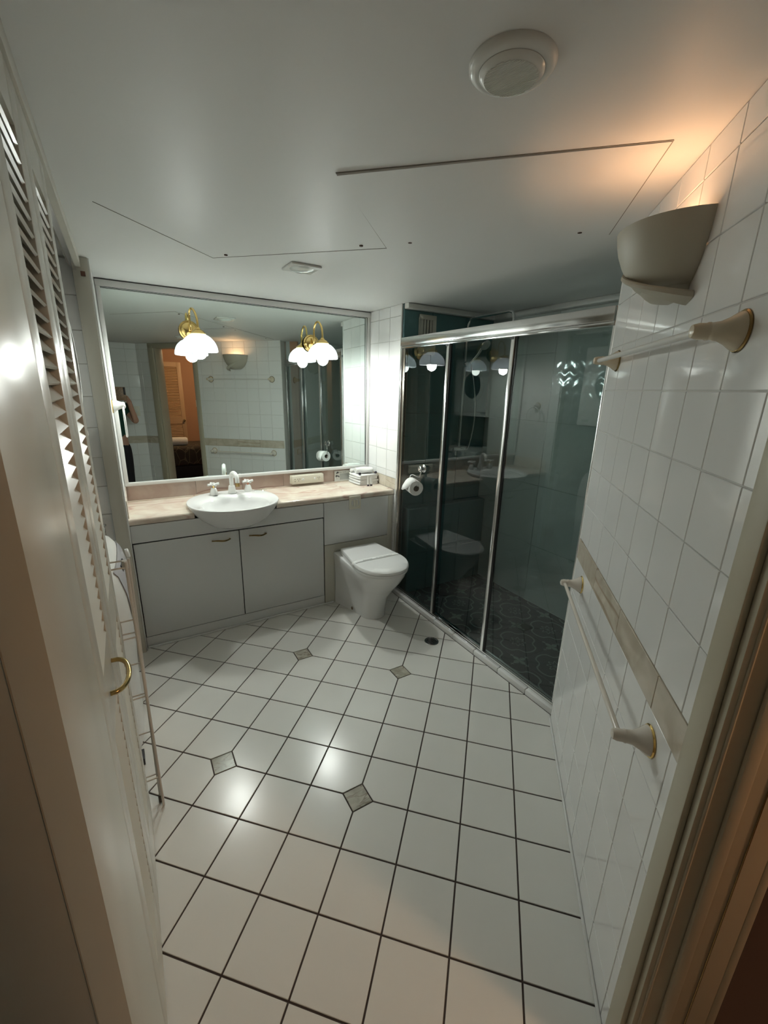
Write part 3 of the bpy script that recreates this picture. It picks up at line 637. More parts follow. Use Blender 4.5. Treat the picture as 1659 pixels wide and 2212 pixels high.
def tap(x, y, label, stem):
    t = thing('basin_tap', label, 'tap', (x, y, 0.841), 'basin taps')
    MB().lathe([(0.028, 0), (0.028, 0.004), (0.017, 0.042), (0.013, 0.046), (0.0, 0.046)], 24, Matrix.Translation((x, y, 0.842))).build('base', M_plas, t, smooth=True)
    MB().lathe([(0.006, 0.0), (0.006, 0.016)], 12, Matrix.Translation((x, y, 0.8885))).build('stem', stem, t, smooth=True)
    h = MB(); zc = 0.912
    for a in (0.25, 0.25 + math.pi / 2):
        d = Vector((math.cos(a), math.sin(a), 0)); h.tube([Vector((x, y, zc)) - d * 0.037, Vector((x, y, zc)) - d * 0.012, Vector((x, y, zc)) + d * 0.012, Vector((x, y, zc)) + d * 0.037], [0.0085, 0.006, 0.006, 0.0085], 10)
    h.lathe([(0.012, -0.008), (0.013, 0.004), (0.010, 0.010), (0.0, 0.011)], 16, Matrix.Translation((x, y, zc)))
    h.build('cross_handle', M_plas, t, smooth=True); return t
tap(-0.300, 0.785, 'white cross-handle tap with gold stem on left of the spout', M_brass)
tap(-0.075, 0.795, 'white cross-handle tap with red-copper stem on right of the spout', mat('copper_red', (0.55, 0.22, 0.15), 0.3, metal=0.7))
sd = MB().lathe([(0.030, 0), (0.034, 0.004), (0.026, 0.010), (0.0, 0.008)], 18, Matrix.Translation((0.000, 0.765, 0.842)) @ Matrix.Diagonal((1.3, 0.8, 1, 1))).build('soap_bar', M_clear, smooth=True)
tag(sd, 'small clear wrapped soap on the right rim of the basin', 'soap')
# ---- mirror
mi = thing('wall_mirror', 'large frameless-look wall mirror in thin white frame above the worktop', 'mirror', (0.08, 0.92, 0.92))
tilt = 0.013
zc_, hh = 1.495, 0.563
MM = Matrix.Translation((0, 0.918, zc_)) @ Matrix.Rotation(-tilt, 4, 'X')
MB().box((-0.782, 0.0, -hh), (0.905, 0.004, hh), MM).build('glass', M_mirror, mi)
for nm, lo, hi in (('top', (-0.797, 0.898, 2.050), (0.929, 0.9285, 2.083)), ('bot', (-0.797, 0.898, 0.9195), (0.929, 0.9285, 0.941)), ('l', (-0.797, 0.898, 0.9412), (-0.775, 0.9285, 2.0498)), ('r', (0.905, 0.898, 0.9412), (0.929, 0.9285, 2.0498))):
    MB().box(lo, hi).build('frame_rail', M_white, mi, bevel=0.002)
MB().box((-0.775, 0.9065, 2.0475), (0.905, 0.9100, 2.0498)).box((0.902, 0.9065, 0.941), (0.905, 0.91, 2.0475)).build('glass_edge', M_dark, mi)
# ---- vanity lights
def vanity_light(px, pz, sx, sy, label):
    t = thing('vanity_light', label, 'wall light', (px, 0.915, pz), 'brass vanity lights on the mirror')
    MB().lathe([(0.058, 0.0), (0.058, 0.006), (0.050, 0.014), (0.046, 0.014), (0.040, 0.022), (0.020, 0.028), (0.0, 0.029)], 32, Matrix.Translation((px, 0.9105, pz)) @ Matrix.Rotation(math.pi / 2, 4, 'X')).build('back_plate', M_brass, t, smooth=True)
    p0 = Vector((px, 0.885, pz)); p1 = Vector((px, 0.862, pz)); e = Vector((sx, sy, 1.858))
    path = [p0, p1, p1 + Vector((0, -0.006, 0.03)), p1 + Vector((0, -0.008, 0.07))]
    a_ = path[-1]; top = 1.968
    for k in range(1, 13):
        u = math.pi * k / 12; c = (1 - math.cos(u)) / 2
        path.append(Vector((a_.x + (e.x - a_.x) * c, a_.y + (e.y - a_.y) * c, a_.z + (e.z + 0.03 - a_.z) * c + math.sin(u) * (top - (a_.z + e.z + 0.03) / 2))))
    path.append(e)
    MB().tube(path, 0.0065, 10).build('arm', M_brass, t, smooth=True)
    MT = Matrix.Translation((sx, sy, 0))
    MB().lathe([(0.0, 1.862), (0.010, 1.862), (0.014, 1.852), (0.030, 1.845), (0.036, 1.838), (0.044, 1.828), (0.042, 1.826), (0.0, 1.826)][::-1], 28, MT, close0=False, close1=False).build('cap', M_brass, t, smooth=True)
    pr = []
    for k in range(13):
        a = math.radians(20 + 70 * k / 12); pr.append((0.103 * math.sin(a), 1.733 + 0.100 * math.cos(a)))
    inner = [(r - 0.004, z - 0.003) for r, z in pr[::-1]]
    s_ = MB().lathe(pr + inner, 40, MT, close0=False, close1=False)
    s_.build('shade', M_shade, t, smooth=True)
    bl = []
    for k in range(13):
        a = math.pi * k / 12; bl.append((0.037 * math.sin(a), 1.724 - 0.038 * math.cos(a)))
    MB().lathe(bl + [(0.013, 1.785), (0.013, 1.81)], 24, MT).build('bulb', M_bulb, t, smooth=True)
vanity_light(0.455, 1.838, 0.463, 0.725, 'brass swan-neck mirror light with white dome shade nearer the shower')
vanity_light(-0.340, 1.858, -0.313, 0.745, 'brass swan-neck mirror light with white dome shade above the basin side')
# ---- power outlet, card
po = thing('power_outlet', 'long cream twin power outlet on the splashback', 'outlet', (0.39, 0.905, 0.872))
MB().box((0.262, 0.900, 0.838), (0.518, 0.9175, 0.905)).build('back_box', M_cplas, po, bevel=0.003)
MB().box((0.270, 0.886, 0.834), (0.526, 0.8998, 0.900)).build('face_plate', M_cplas, po, bevel=0.006)
for x in (0.358, 0.452):
    MB().lathe([(0.009, 0), (0.008, 0.005), (0.0, 0.006)], 16, Matrix.Translation((x, 0.8858, 0.868)) @ Matrix.Rotation(math.pi / 2, 4, 'X')).build('switch', M_plas, po, smooth=True)
for x, z in ((0.294, 0.873), (0.294, 0.857), (0.315, 0.873), (0.331, 0.873), (0.323, 0.860), (0.478, 0.875), (0.491, 0.875), (0.485, 0.862)):
    MB().box((x - 0.002, 0.8853, z - 0.003), (x + 0.002, 0.8862, z + 0.003)).build('socket_hole', M_dark, po)
ca = MB().box((0.628, 0.9105, 0.8225), (0.760, 0.9125, 0.906)).build('info_card', M_card); tag(ca, 'small printed card with leaf drawing propped behind the towels', 'card')
CM = frame((0.628, 0.9102, 0.8225), (1, 0, 0), (0, 0, 1), (0, -1, 0))
lf = MB()
def leaf(cx, cy, ang, l, w):
    d = Vector((math.cos(ang), math.sin(ang))); n_ = Vector((-d.y, d.x)); c = Vector((cx, cy))
    p = [c, c + d * l * .35 + n_ * w, c + d * l, c + d * l * .35 - n_ * w]
    lf.add([CM @ Vector((q.x, q.y, 0.0004)) for q in p], [(0, 3, 2, 1)])
for a in (20, 60, 100, 150, 200): leaf(0.026, 0.066, math.radians(a), 0.017, 0.0035)
for a in (-10, 50, 110, 170, 230): leaf(0.018, 0.042, math.radians(a), 0.014, 0.0035)
for a in (-40, 20, 80, 140): leaf(0.034, 0.038, math.radians(a), 0.012, 0.003)
leaf(0.028, 0.012, math.radians(80), 0.04, 0.001); leaf(0.020, 0.012, math.radians(95), 0.03, 0.001)
lf.build('leaf_drawing', M_ink, ca)
MB().box((0.674, 0.9100, 0.834), (0.755, 0.9104, 0.884)).build('printed_block', mat('grey_print', (0.42, 0.45, 0.43), 0.5), ca)
def text(s, size, M, m, parent, name='lettering', shear=0.0):
    cu = bpy.data.curves.new(name, 'FONT'); cu.body = s; cu.size = size; cu.shear = shear; cu.extrude = 0.0001
    tmp = bpy.data.objects.new(name + '_curve', cu); COL.objects.link(tmp)
    me = bpy.data.meshes.new_from_object(tmp.evaluated_get(bpy.context.evaluated_depsgraph_get())); COL.objects.unlink(tmp); bpy.data.objects.remove(tmp)
    o = bpy.data.objects.new(name, me); COL.objects.link(o); me.materials.clear(); me.materials.append(m)
    o.parent = parent; o.matrix_parent_inverse = Matrix.Identity(4) if parent.type != 'EMPTY' else Matrix.Translation(parent.location).inverted(); o.matrix_basis = M
    return o
text('Ever Good', 0.0125, CM @ Matrix.Translation((0.042, 0.068, 0.0004)), M_ink, ca, shear=0.3)
# ---- towels and toiletries
def sheet_stack(cx, cy, z0, w, d, layers, ang, name, label, th):
    t = thing(name, label, 'towel', (cx, cy, z0))
    R = Matrix.Translation((cx, cy, 0)) @ Matrix.Rotation(ang, 4, 'Z')
    for k in range(layers):
        # folded layer as a flattened rounded loop swept along depth: fold at the left and open ends at the right
        zc = z0 + th * (k + 0.5); h = th * 0.5; rs = []
        nn = 22
        for j in range(9):
            y = -d / 2 + d * j / 8; e = 1.0 - 0.10 * (abs(2 * j / 8 - 1) ** 6); ring = []
            for i in range(nn):
                a = 2 * math.pi * i / nn; c, s_ = math.cos(a), math.sin(a)
                x = (w / 2) * math.copysign(abs(c) ** 0.35, c); z = h * math.copysign(abs(s_) ** 0.55, s_)
                x += 0.004 * math.sin(5 * y * 30 + k * 2) * (0.5 + 0.5 * c); z += 0.0012 * math.sin(37 * x + 9 * k + 21 * y)
                ring.append(R @ Vector((x * e + 0.003 * math.sin(k * 2.4), y, max(zc + z, z0 + 0.0008))))
            rs.append(ring)
        MB().rings(rs).build('fold', M_towel, t, smooth=True)
    return t
sheet_stack(0.832, 0.808, 0.8160, 0.186, 0.175, 2, 0.05, 'bath_towel', 'lower folded white bath towel at the right end of the worktop', 0.0215)
sheet_stack(0.830, 0.808, 0.8592, 0.178, 0.170, 2, 0.07, 'bath_towel', 'upper folded white bath towel resting on the lower one', 0.0175)
# rolled hand towel
hw = thing('hand_towel', 'rolled white hand towel on top of the folded bath towels', 'towel', (0.83, 0.80, 0.895))
rs = []; A0 = Vector((0.765, 0.815, 0.9195)); A1 = Vector((0.900, 0.795, 0.9195)); ad = (A1 - A0).normalized(); sdv = Vector((-ad.y, ad.x, 0))
for j in range(11):
    t = j / 10; p = A0 + (A1 - A0) * t; r_ = 0.0235 * (1 - 0.12 * abs(2 * t - 1) ** 4)
    rs.append([p + (sdv * math.cos(a) * 1.7 + Vector((0, 0, 1)) * math.sin(a)) * (r_ + 0.0015 * math.sin(3 * a + 7 * t)) for a in [2 * math.pi * i / 24 for i in range(24)]])
MB().rings(rs).build('roll', M_towel, hw, smooth=True)
spv = []
for k in range(30): a = k * 0.45; spv.append(A0 - ad * 0.001 + (sdv * math.cos(a) * 1.5 + Vector((0, 0, 1)) * math.sin(a)) * (0.002 + 0.0005 * k))
MB().tube(spv, 0.0012, 5).build('spiral_edge', M_towel, hw)
wc = thing('face_cloth', 'small rolled white face cloth beside the hand towel roll', 'towel', (0.76, 0.86, 0.895))
MB().lathe([(0.0, 0), (0.014, 0.001), (0.0155, 0.006), (0.0155, 0.064), (0.014, 0.069), (0.0, 0.07)], 20, Matrix.Translation((0.747, 0.868, 0.9105)) @ Matrix.Rotation(math.pi / 2, 4, 'Y')).build('roll', M_towel, wc, smooth=True)
def disc(x, y, z, label):
    o = MB().lathe([(0.0, -0.0095), (0.0075, -0.009), (0.0098, -0.006), (0.0098, 0.006), (0.0075, 0.009), (0.0, 0.0095)], 20, Matrix.Translation((x, y, z)) @ Matrix.Rotation(math.pi / 2 - 0.3, 4, 'X')).build('soap_disc', M_purple, smooth=True)
    tag(o, label, 'soap', 'dark soap discs on the towels')
disc(0.765, 0.742, 0.9050, 'dark violet soap disc at front corner of the towel stack'); disc(0.908, 0.745, 0.9050, 'dark violet soap disc at wall end of the rolled towel')
def tube_(x, y, label):
    t = thing('shampoo_tube', label, 'bottle', (x, y, 0.8157), 'toiletry tubes')
    MB().lathe([(0.0085, 0.0), (0.009, 0.001), (0.009, 0.011), (0.0085, 0.012), (0.0, 0.012)], 18, Matrix.Translation((x, y, 0.816))).build('cap', M_purple, t, smooth=True)
    rs = []
    for k in range(9):
        f = k / 8; a = 0.0088 * (1 - f) + 0.0105 * f; b = 0.0088 * (1 - f) + 0.0012 * f
        rs.append([(x + a * math.cos(q), y + b * math.sin(q), 0.8283 + 0.066 * f) for q in [2 * math.pi * i / 20 for i in range(20)]])
    MB().rings(rs).build('tube', M_plas, t, smooth=True)
tube_(0.812, 0.690, 'white upright tube with dark cap, nearer the basin'); tube_(0.837, 0.686, 'white upright tube with dark cap, nearer the shower')
# ================================================================== TOILET
to = thing('toilet', 'white back-to-wall toilet with closed lid beside the shower screen', 'toilet', (0.60, 0.3, 0))
TX = 0.605
def dring(z, hr, hm, yc, yf, yr=0.506, n=20):
    pts_ = [(TX - hr, yr, z), (TX - hr + (hr - hm) * 0.5 if False else TX - (hr + hm) / 2, (yr + yc) / 2, z)]
    for k in range(n + 1):
        a = math.pi * k / n; pts_.append((TX - hm * math.cos(a), yc - (yc - yf) * math.sin(a) ** 0.9 if math.sin(a) > 0 else yc, z))
    pts_ += [(TX + (hr + hm) / 2, (yr + yc) / 2, z), (TX + hr, yr, z)]
    return pts_
MB().rings([dring(0.001, 0.166, 0.092, 0.24, 0.135), dring(0.06, 0.164, 0.092, 0.235, 0.130), dring(0.16, 0.160, 0.100, 0.22, 0.105), dring(0.24, 0.160, 0.128, 0.19, 0.045),
            dring(0.31, 0.165, 0.160, 0.17, -0.015), dring(0.36, 0.170, 0.176, 0.16, -0.045), dring(0.392, 0.172, 0.181, 0.155, -0.055), dring(0.398, 0.169, 0.178, 0.155, -0.052)]).build('pan', M_cer, to, smooth=True)
MB().rings([dring(0.3985, 0.138, 0.179, 0.145, -0.066, 0.445), dring(0.401, 0.141, 0.182, 0.145, -0.070, 0.447), dring(0.413, 0.141, 0.182, 0.145, -0.070, 0.447), dring(0.4155, 0.139, 0.179, 0.145, -0.067, 0.446)]).build('seat', M_cer, to, smooth=True)
MB().rings([dring(0.417, 0.141, 0.182, 0.145, -0.070, 0.447), dring(0.422, 0.143, 0.185, 0.145, -0.074, 0.449), dring(0.434, 0.142, 0.183, 0.145, -0.072, 0.449), dring(0.441, 0.138, 0.178, 0.145, -0.062, 0.446), dring(0.444, 0.10, 0.13, 0.16, -0.01, 0.42)]).build('lid', M_cer, to, smooth=True)
# paper band
pb_ = []
xsn = 26; bv = []; bf = []
for k in range(xsn + 1):
    x = -0.191 + 0.382 * k / xsn; ax_ = abs(x)
    z = 0.4462 if ax_ < 0.13 else (0.4462 - 0.009 * ((ax_ - 0.13) / 0.055) ** 2 if ax_ < 0.18 else 0.432 - 0.9 * (ax_ - 0.18))
    xx = TX + math.copysign(min(ax_, 0.1865), x)
    for y in (0.158, 0.196): bv.append((xx, y, z))
for k in range(xsn): bf.append((2 * k, 2 * k + 2, 2 * k + 3, 2 * k + 1))
pbn = link('paper_band', mesh('paper_band', bv, bf), None, M_paper, smooth=True); md = pbn.modifiers.new('t', 'SOLIDIFY'); md.thickness = 0.0006
tag(pbn, 'white printed paper hygiene band across the toilet lid', 'paper band')
text('Sanitised', 0.020, Matrix.Translation((TX - 0.11, 0.170, 0.4468)), M_ink2, pbn, shear=0.3)
text('for your protection', 0.016, Matrix.Translation((TX - 0.01, 0.171, 0.4468)), M_ink2, pbn, shear=0.3)
MB().lathe([(0.012, 0), (0.010, 0.006), (0.0, 0.008)], 12, Matrix.Translation((TX - 0.122, 0.30, 0.035)) @ Matrix.Rotation(-math.pi / 2, 4, 'Y')).build('bolt_cap', mat('rust_brown', (0.12, 0.08, 0.05), 0.7), to, smooth=True)
MB().tube([(0.4375, 0.5035, 0.005), (0.4375, 0.5035, 0.405), (0.45, 0.5035, 0.416), (0.76, 0.5035, 0.416), (0.7725, 0.5035, 0.405), (0.7725, 0.5035, 0.005)], 0.003, 6).build('silicone_bead', M_beige, to, smooth=True)
# floor silicone line along plinth
struct(MB().prism([(-0.795, 0.509), (-0.795, 0.495), (0.43, 0.495), (0.43, 0.509)], 0.0, 0.010).build('baseboard_back', M_white, bevel=0.004))
# floor drain
fd = thing('floor_drain', 'round chrome floor drain with slotted grate beside the toilet', 'drain', (0.765, -0.265, 0))
DM = Matrix.Translation((0.765, -0.265, 0))
MB().lathe([(0.036, 0.0015), (0.037, 0.003), (0.044, 0.003), (0.046, 0.0012)], 32, DM, close0=False, close1=False).build('rim', M_alu, fd, smooth=True)
MB().lathe([(0.037, 0.0006), (0.0, 0.0006)], 32, DM, close0=False).build('well', M_black, fd)
for k in range(-3, 4):
    l = math.sqrt(0.0365 ** 2 - (k * 0.0095) ** 2); MB().box((0.765 + k * 0.0095 - 0.0019, -0.265 - l, 0.0008), (0.765 + k * 0.0095 + 0.0019, -0.265 + l, 0.0028)).build('grate_bar', M_alu, fd)
# ================================================================== RIGHT WALL FITTINGS
def towel_bar(s0, s1, z, label, m, flange, r_=0.007):
    t = thing('towel_rail', label, 'towel rail', AW((s0 + s1) / 2, -0.004, z), 'towel rails on the angled wall')
    for s in (s0, s1):
        M_ = Matrix.Translation(AW(s, -0.0045, z)) @ (-N_).to_track_quat('Z', 'Y').to_matrix().to_4x4()
        b = MB().lathe([(0.033, 0.004), (0.032, 0.009), (0.024, 0.020), (0.017, 0.034), (0.0145, 0.048), (0.0155, 0.050), (0.0155, 0.053), (0.014, 0.056), (0.014, 0.068), (0.011, 0.078), (0.0, 0.082)], 28, M_).build('bracket', m, t, smooth=True)
        MB().lathe([(0.036, 0.0), (0.0365, 0.002), (0.0345, 0.0045), (0.0, 0.0045)], 28, M_).build('flange', flange, b, smooth=True)
    MB().tube([AW(s0, -0.068, z), AW(s1, -0.068, z)], r_, 12).build('bar', M_plas if m is M_sbr else m, t, smooth=True)
    return t
M_sbr = mat('cream_enamel', (0.66, 0.58, 0.44), 0.25)
M_sbr2 = mat('ivory_enamel', (0.74, 0.69, 0.62), 0.15)
towel_bar(-1.092, -0.275, 1.664, 'upper cream towel rail with flared ends below the wall uplighter', M_sbr, M_abrass, 0.0075)
towel_bar(-1.128, -0.300, 0.800, 'lower ivory towel rail with gold rings under the marble band', M_sbr2, M_brass, 0.0065)
# sconce
sx = thing('wall_uplighter', 'grey-beige plaster half-bowl uplighter high on the angled wall', 'wall light', AW(-0.72, -0.005, 1.85))
SM = Matrix.Translation(AW(-0.72, -0.005, 0)) @ Matrix.Rotation(math.radians(45), 4, 'Z')   # local x along the wall, +y into the room
def half(prof, inner=True, asy=0.0):
    m = MB(); segs = 32; n = len(prof); vs = []; fs = []
    for r, z, dp, sh in prof:
        for i in range(segs + 1):
            a = math.pi * i / segs; vs.append(SM @ Vector((sh + r * math.cos(a), dp * math.sin(a), z)))
    for k in range(n - 1):
        for i in range(segs): fs.append((k * (segs + 1) + i, k * (segs + 1) + i + 1, (k + 1) * (segs + 1) + i + 1, (k + 1) * (segs + 1) + i))
    m.add(vs, fs); return m
bowl = [(0.153, 1.936, 0.150, 0), (0.150, 1.915, 0.147, 0), (0.144, 1.890, 0.140, 0), (0.134, 1.862, 0.128, 0), (0.120, 1.835, 0.112, 0), (0.102, 1.812, 0.092, 0), (0.085, 1.798, 0.072, 0)]
inn = [(0.080, 1.802, 0.067, 0), (0.098, 1.816, 0.087, 0), (0.115, 1.839, 0.107, 0), (0.129, 1.865, 0.123, 0), (0.139, 1.892, 0.135, 0), (0.145, 1.916, 0.142, 0), (0.148, 1.936, 0.145, 0)]
half([(0.0, 1.803, 0.0, 0)] + inn + bowl + [(0.0, 1.797, 0.0, 0)]).build('bowl', M_sconce, sx, smooth=True)
half([(0.0, 1.802, 0.0, 0), (0.088, 1.800, 0.075, 0), (0.078, 1.788, 0.066, -0.008), (0.068, 1.779, 0.056, -0.014), (0.050, 1.775, 0.040, -0.018), (0.0, 1.774, 0.0, -0.018)]).build('base', M_sconce, sx, smooth=True)
def swirl():
    segs = 30; vs = []; fs = []
    for i in range(segs + 1):
        f = i / segs; a = math.pi - (math.pi - 0.85) * f
        zt = 1.780 + 0.088 * f ** 1.5
        # radius of the bowl at that height
        kb = (zt - 1.765) / (1.936 - 1.765); rb_ = 0.080 + 0.073 * min(1, max(0, kb)) ** 0.62; rd = 0.066 + 0.084 * min(1, max(0, kb)) ** 0.62
        p_ = 0.020 * (1 - f) ** 0.7 + 0.0015; h_ = 0.014 * (1 - 0.7 * f)
        for rr_, z in ((-0.012, zt), (p_ * 0.75, zt + 0.001), (p_, zt - 0.003), (p_, zt - h_), (p_ * 0.6, zt - h_ - 0.003), (-0.014, zt - h_ - 0.012)):
            vs.append(SM @ Vector(((rb_ + rr_) * math.cos(a) - 0.006 * (1 - f), (rd + rr_) * math.sin(a), z)))
    for i in range(segs):
        for k in range(6): fs.append((i * 6 + k, i * 6 + (k + 1) % 6, (i + 1) * 6 + (k + 1) % 6, (i + 1) * 6 + k))
    fs += [tuple(range(6)), tuple(range(segs * 6, segs * 6 + 6))]
    return MB().add(vs, fs)
swirl().build('lower_lip', M_sconce, sx, smooth=True)
MB().tube([SM @ Vector((-0.045, 0.055, 1.885)), SM @ Vector((0.045, 0.055, 1.885))], 0.008, 10).build('bulb', M_halo, sx, smooth=True)
for q_ in (-0.055, 0.055): MB().box((q_ - 0.005, 0.0, 1.86), (q_ + 0.005, 0.07, 1.90), SM).build('lamp_holder', M_plas, sx)
# towel ring on the left
tr_ = thing('towel_ring', 'white towel ring with gold flange on the side strip beside the mirror', 'towel ring', (-0.799, 0.70, 1.41))
RM = Matrix.Translation((-0.7988, 0.70, 1.415)) @ Matrix.Rotation(math.pi / 2, 4, 'Y')
MB().lathe([(0.036, 0.0), (0.037, 0.003), (0.0345, 0.005), (0.0, 0.005)], 28, RM).build('flange', M_brass, tr_, smooth=True)
MB().lathe([(0.033, 0.0052), (0.030, 0.012), (0.020, 0.026), (0.014, 0.040), (0.012, 0.050), (0.013, 0.056), (0.009, 0.064), (0.0, 0.066)], 28, RM).build('bracket', M_plas, tr_, smooth=True)
MB().tube([(-0.7465, 0.70 + 0.080 * math.sin(a), 1.330 + 0.080 * math.cos(a)) for a in [2 * math.pi * k / 40 for k in range(40)]], 0.0055, 10, closed=True).build('ring', M_plas, tr_, smooth=True)
# ================================================================== CEILING FITTINGS
cl = thing('downlight', 'small square ceiling downlight with glass lens above the mirror', 'ceiling light', (0.06, 0.02, ZC))
DL = Matrix.Translation((0.063, 0.018, ZC)) @ Matrix.Rotation(math.radians(0), 4, 'Z')
MB().box((-0.074, -0.074, -0.010), (0.074, 0.074, 0.0), DL).build('bezel', M_plas, cl, bevel=0.004)
MB().lathe([(0.058, -0.0102), (0.050, -0.016), (0.030, -0.022), (0.0, -0.024)], 24, DL, close0=False).build('lens', mat('frosted_lens', (0.8, 0.85, 0.82), 0.08, coat=1.0), cl, smooth=True)
ef = thing('exhaust_fan', 'round white ceiling fan cover with fine ribbed centre', 'ceiling vent', (-0.10, -1.452, ZC))
EM = Matrix.Translation((-0.100, -1.450, ZC))
MB().lathe([(0.074, 0.0), (0.074, -0.004), (0.069, -0.010), (0.060, -0.013), (0.056, -0.012), (0.056, -0.008), (0.0, -0.008)], 48, EM).build('ring', M_plas, ef, smooth=True)
MB().lathe([(0.0555, -0.0082), (0.0555, -0.013), (0.049, -0.0195), (0.045, -0.0205), (0.0, -0.0205)], 48, EM).build('centre_disc', M_plas, ef, smooth=True)
rb = MB()
for k in range(-15, 16):
    x = k * 0.003; l = math.sqrt(max(0, 0.0455 ** 2 - x * x)); rb.box((x - 0.0009, -l, -0.0218), (x + 0.0009, l, -0.0204), EM @ Matrix.Rotation(math.radians(20), 4, 'Z'))
rbo = rb.build('rib', M_plas, ef); rbo['kind'] = 'stuff'
# ================================================================== LOUVRED CLOSET DOORS
DX0, DX1 = -0.868, -0.840
def leaf_door(y0, y1, lo_y, hi_y, label, handle):
    t = thing('louvred_door', label, 'door', (-0.854, (y0 + y1) / 2, 0.012), 'bifold louvred closet doors')
    zt, z3, z2, z1, zb = 2.040, 1.945, 1.005, 0.875, 0.185
    if handle: z2, z1 = 1.012, 0.870
    MB().box((DX0, y0, 0.012), (DX1, lo_y, zt)).build('stile', M_cream, t, bevel=0.002)
    MB().box((DX0, hi_y, 0.012), (DX1, y1, zt)).build('stile', M_cream, t, bevel=0.002)
    for a, b in ((z3, zt), (z1, z2), (0.012, zb)):
        MB().box((DX0 + 0.0005, lo_y, a), (DX1 - 0.0005, hi_y, b)).build('rail', M_cream, t)
    sl = mesh('slat', *slat_geo(hi_y - lo_y))
    sl.materials.append(M_cream)
    for a, b in ((z2, z3), (zb, z1)):
        n = int((b - a) / 0.0262)
        for k in range(n):
            o = bpy.data.objects.new('slat', sl); COL.objects.link(o); put(o, t)
            o.matrix_basis = Matrix.Translation((-0.854, (lo_y + hi_y) / 2, a + (b - a) * (k + 0.5) / n))
    if handle:
        pth = []
        yc, z = -1.175, 0.945
        for k in range(17):
            u = math.pi * k / 16; pth.append((DX1 + 0.0005 + 0.034 * math.sin(u) ** 0.7, yc - 0.062 * math.cos(u), z - 0.0 * k))
        MB().tube(pth, 0.0052, 10).build('handle', M_brassd, t, smooth=True)
    return t
def slat_geo(w):
    a = math.radians(38); c, s_ = math.cos(a), math.sin(a); L_, T_ = 0.0185, 0.0026; vs = []
    for y in (-w / 2 + 0.0005, w / 2 - 0.0005):
        for p, q in ((-L_, -T_), (L_, -T_), (L_, T_), (-L_, T_)):
            vs.append((p * s_ * 1.0 + q * c - 0.0, y, -p * c + q * s_))
    # tilted: outer (room side) edge low
    return vs, [(0, 1, 2, 3), (7, 6, 5, 4), (0, 4, 5, 1), (1, 5, 6, 2), (2, 6, 7, 3), (3, 7, 4, 0)]
M_brassd = mat('aged_brass', (0.42, 0.30, 0.12), 0.18, metal=1)
leaf_door(-1.3575, -1.012, -1.280, -1.100, 'near cream louvred bifold leaf with bowed brass handle', True)
leaf_door(-1.008, -0.670, -0.935, -0.745, 'far cream louvred bifold leaf without handle, beside the drying rack', False)
# ================================================================== LAUNDRY
wm = thing('washing_machine', 'white top-loading washing machine standing in the open closet', 'washing machine', (-1.12, -0.1, 0))
FWm = frame((0, -0.42, 0), (1, 0, 0), (0, 0, 1), (0, -1, 0))
prf = [(-1.42, 0.035), (-0.845, 0.035), (-0.838, 0.30), (-0.828, 0.47), (-0.815, 0.60), (-0.812, 0.70), (-0.818, 0.80), (-0.836, 0.88), (-0.868, 0.93), (-0.92, 0.955), (-1.05, 0.965), (-1.42, 0.985)]
prf = [(x + 0.004 if x > -1.3 else x, 0.035 + (z - 0.035) * 0.94) for x, z in prf]
rs = []
for k in range(13):
    tt = -1 + k / 6; yy = -0.12 + 0.30 * tt; q_ = abs(tt) ** 3.2
    rs.append([(x - (0.045 * q_ if x > -1.2 else 0), yy, z - 0.035 * q_ * (1 if z > 0.7 else 0)) for x, z in prf])
MB().rings(rs).build('body', M_plas, wm, smooth=True)
def wx_(y): return -0.045 * abs((y + 0.12) / 0.30) ** 3.2
cp = MB(); a0 = [(-0.8125, 0.69), (-0.8133, 0.75), (-0.818, 0.80), (-0.836, 0.88), (-0.8505, 0.9025)]
off = 0.0025
vs = []
NY = 9
for k in range(NY):
    y = -0.12 + 0.30 * (-1 + (k + 2) / 6); q_ = abs((y + 0.12) / 0.30) ** 3.2
    for x, z in a0: vs.append((x + 0.004 + off - 0.045 * q_, y, 0.035 + (z - 0.035) * 0.94 + off - 0.035 * q_))
link('control_panel', mesh('control_panel', vs, [(5 * k + i, 5 * k + i + 1, 5 * k + i + 6, 5 * k + i + 5) for k in range(NY - 1) for i in range(4)]), wm, mat('silver_console', (0.45, 0.44, 0.46), 0.2), smooth=True)
MB().box((-0.845, -0.24, 0.808), (-0.826, -0.15, 0.835)).build('display', M_black, wm, bevel=0.002)
for k in range(4): MB().box((-0.8165, -0.20 + 0.055 * k, 0.730), (-0.8095, -0.165 + 0.055 * k, 0.745)).build('button', M_chrome, wm, bevel=0.001)
MB().lathe([(0.022, 0), (0.022, 0.010), (0.019, 0.013), (0.0, 0.013)], 24, Matrix.Translation((-0.818, 0.03, 0.790)) @ Matrix.Rotation(math.radians(80), 4, 'Y')).build('dial', M_plas, wm, smooth=True)
MB().prism([(-1.36, -0.34), (-1.0, -0.34), (-0.96, -0.2), (-0.96, -0.04), (-1.0, 0.10), (-1.36, 0.10)], 0.9300, 0.955).build('lid', mat('smoky_lid', (0.05, 0.05, 0.055), 0.1), wm, bevel=0.004)
for x in (-0.88, -1.38):
    for y in (-0.39, 0.15): MB().lathe([(0.028, 0.001), (0.028, 0.034)], 14, Matrix.Translation((x, y, 0))).build('foot', M_black, wm)
MB().box((-0.90, -0.4195, 0.004), (-0.85, -0.36, 0.0345)).build('foot', M_black, wm)
dy = thing('clothes_dryer', 'white wall-mounted clothes dryer with round dark door above the washer', 'dryer', (-1.15, 0.05, 1.27))
MB().box((-1.44, -0.26, 1.27), (-0.905, 0.34, 1.93)).build('body', M_plas, dy, bevel=0.012)
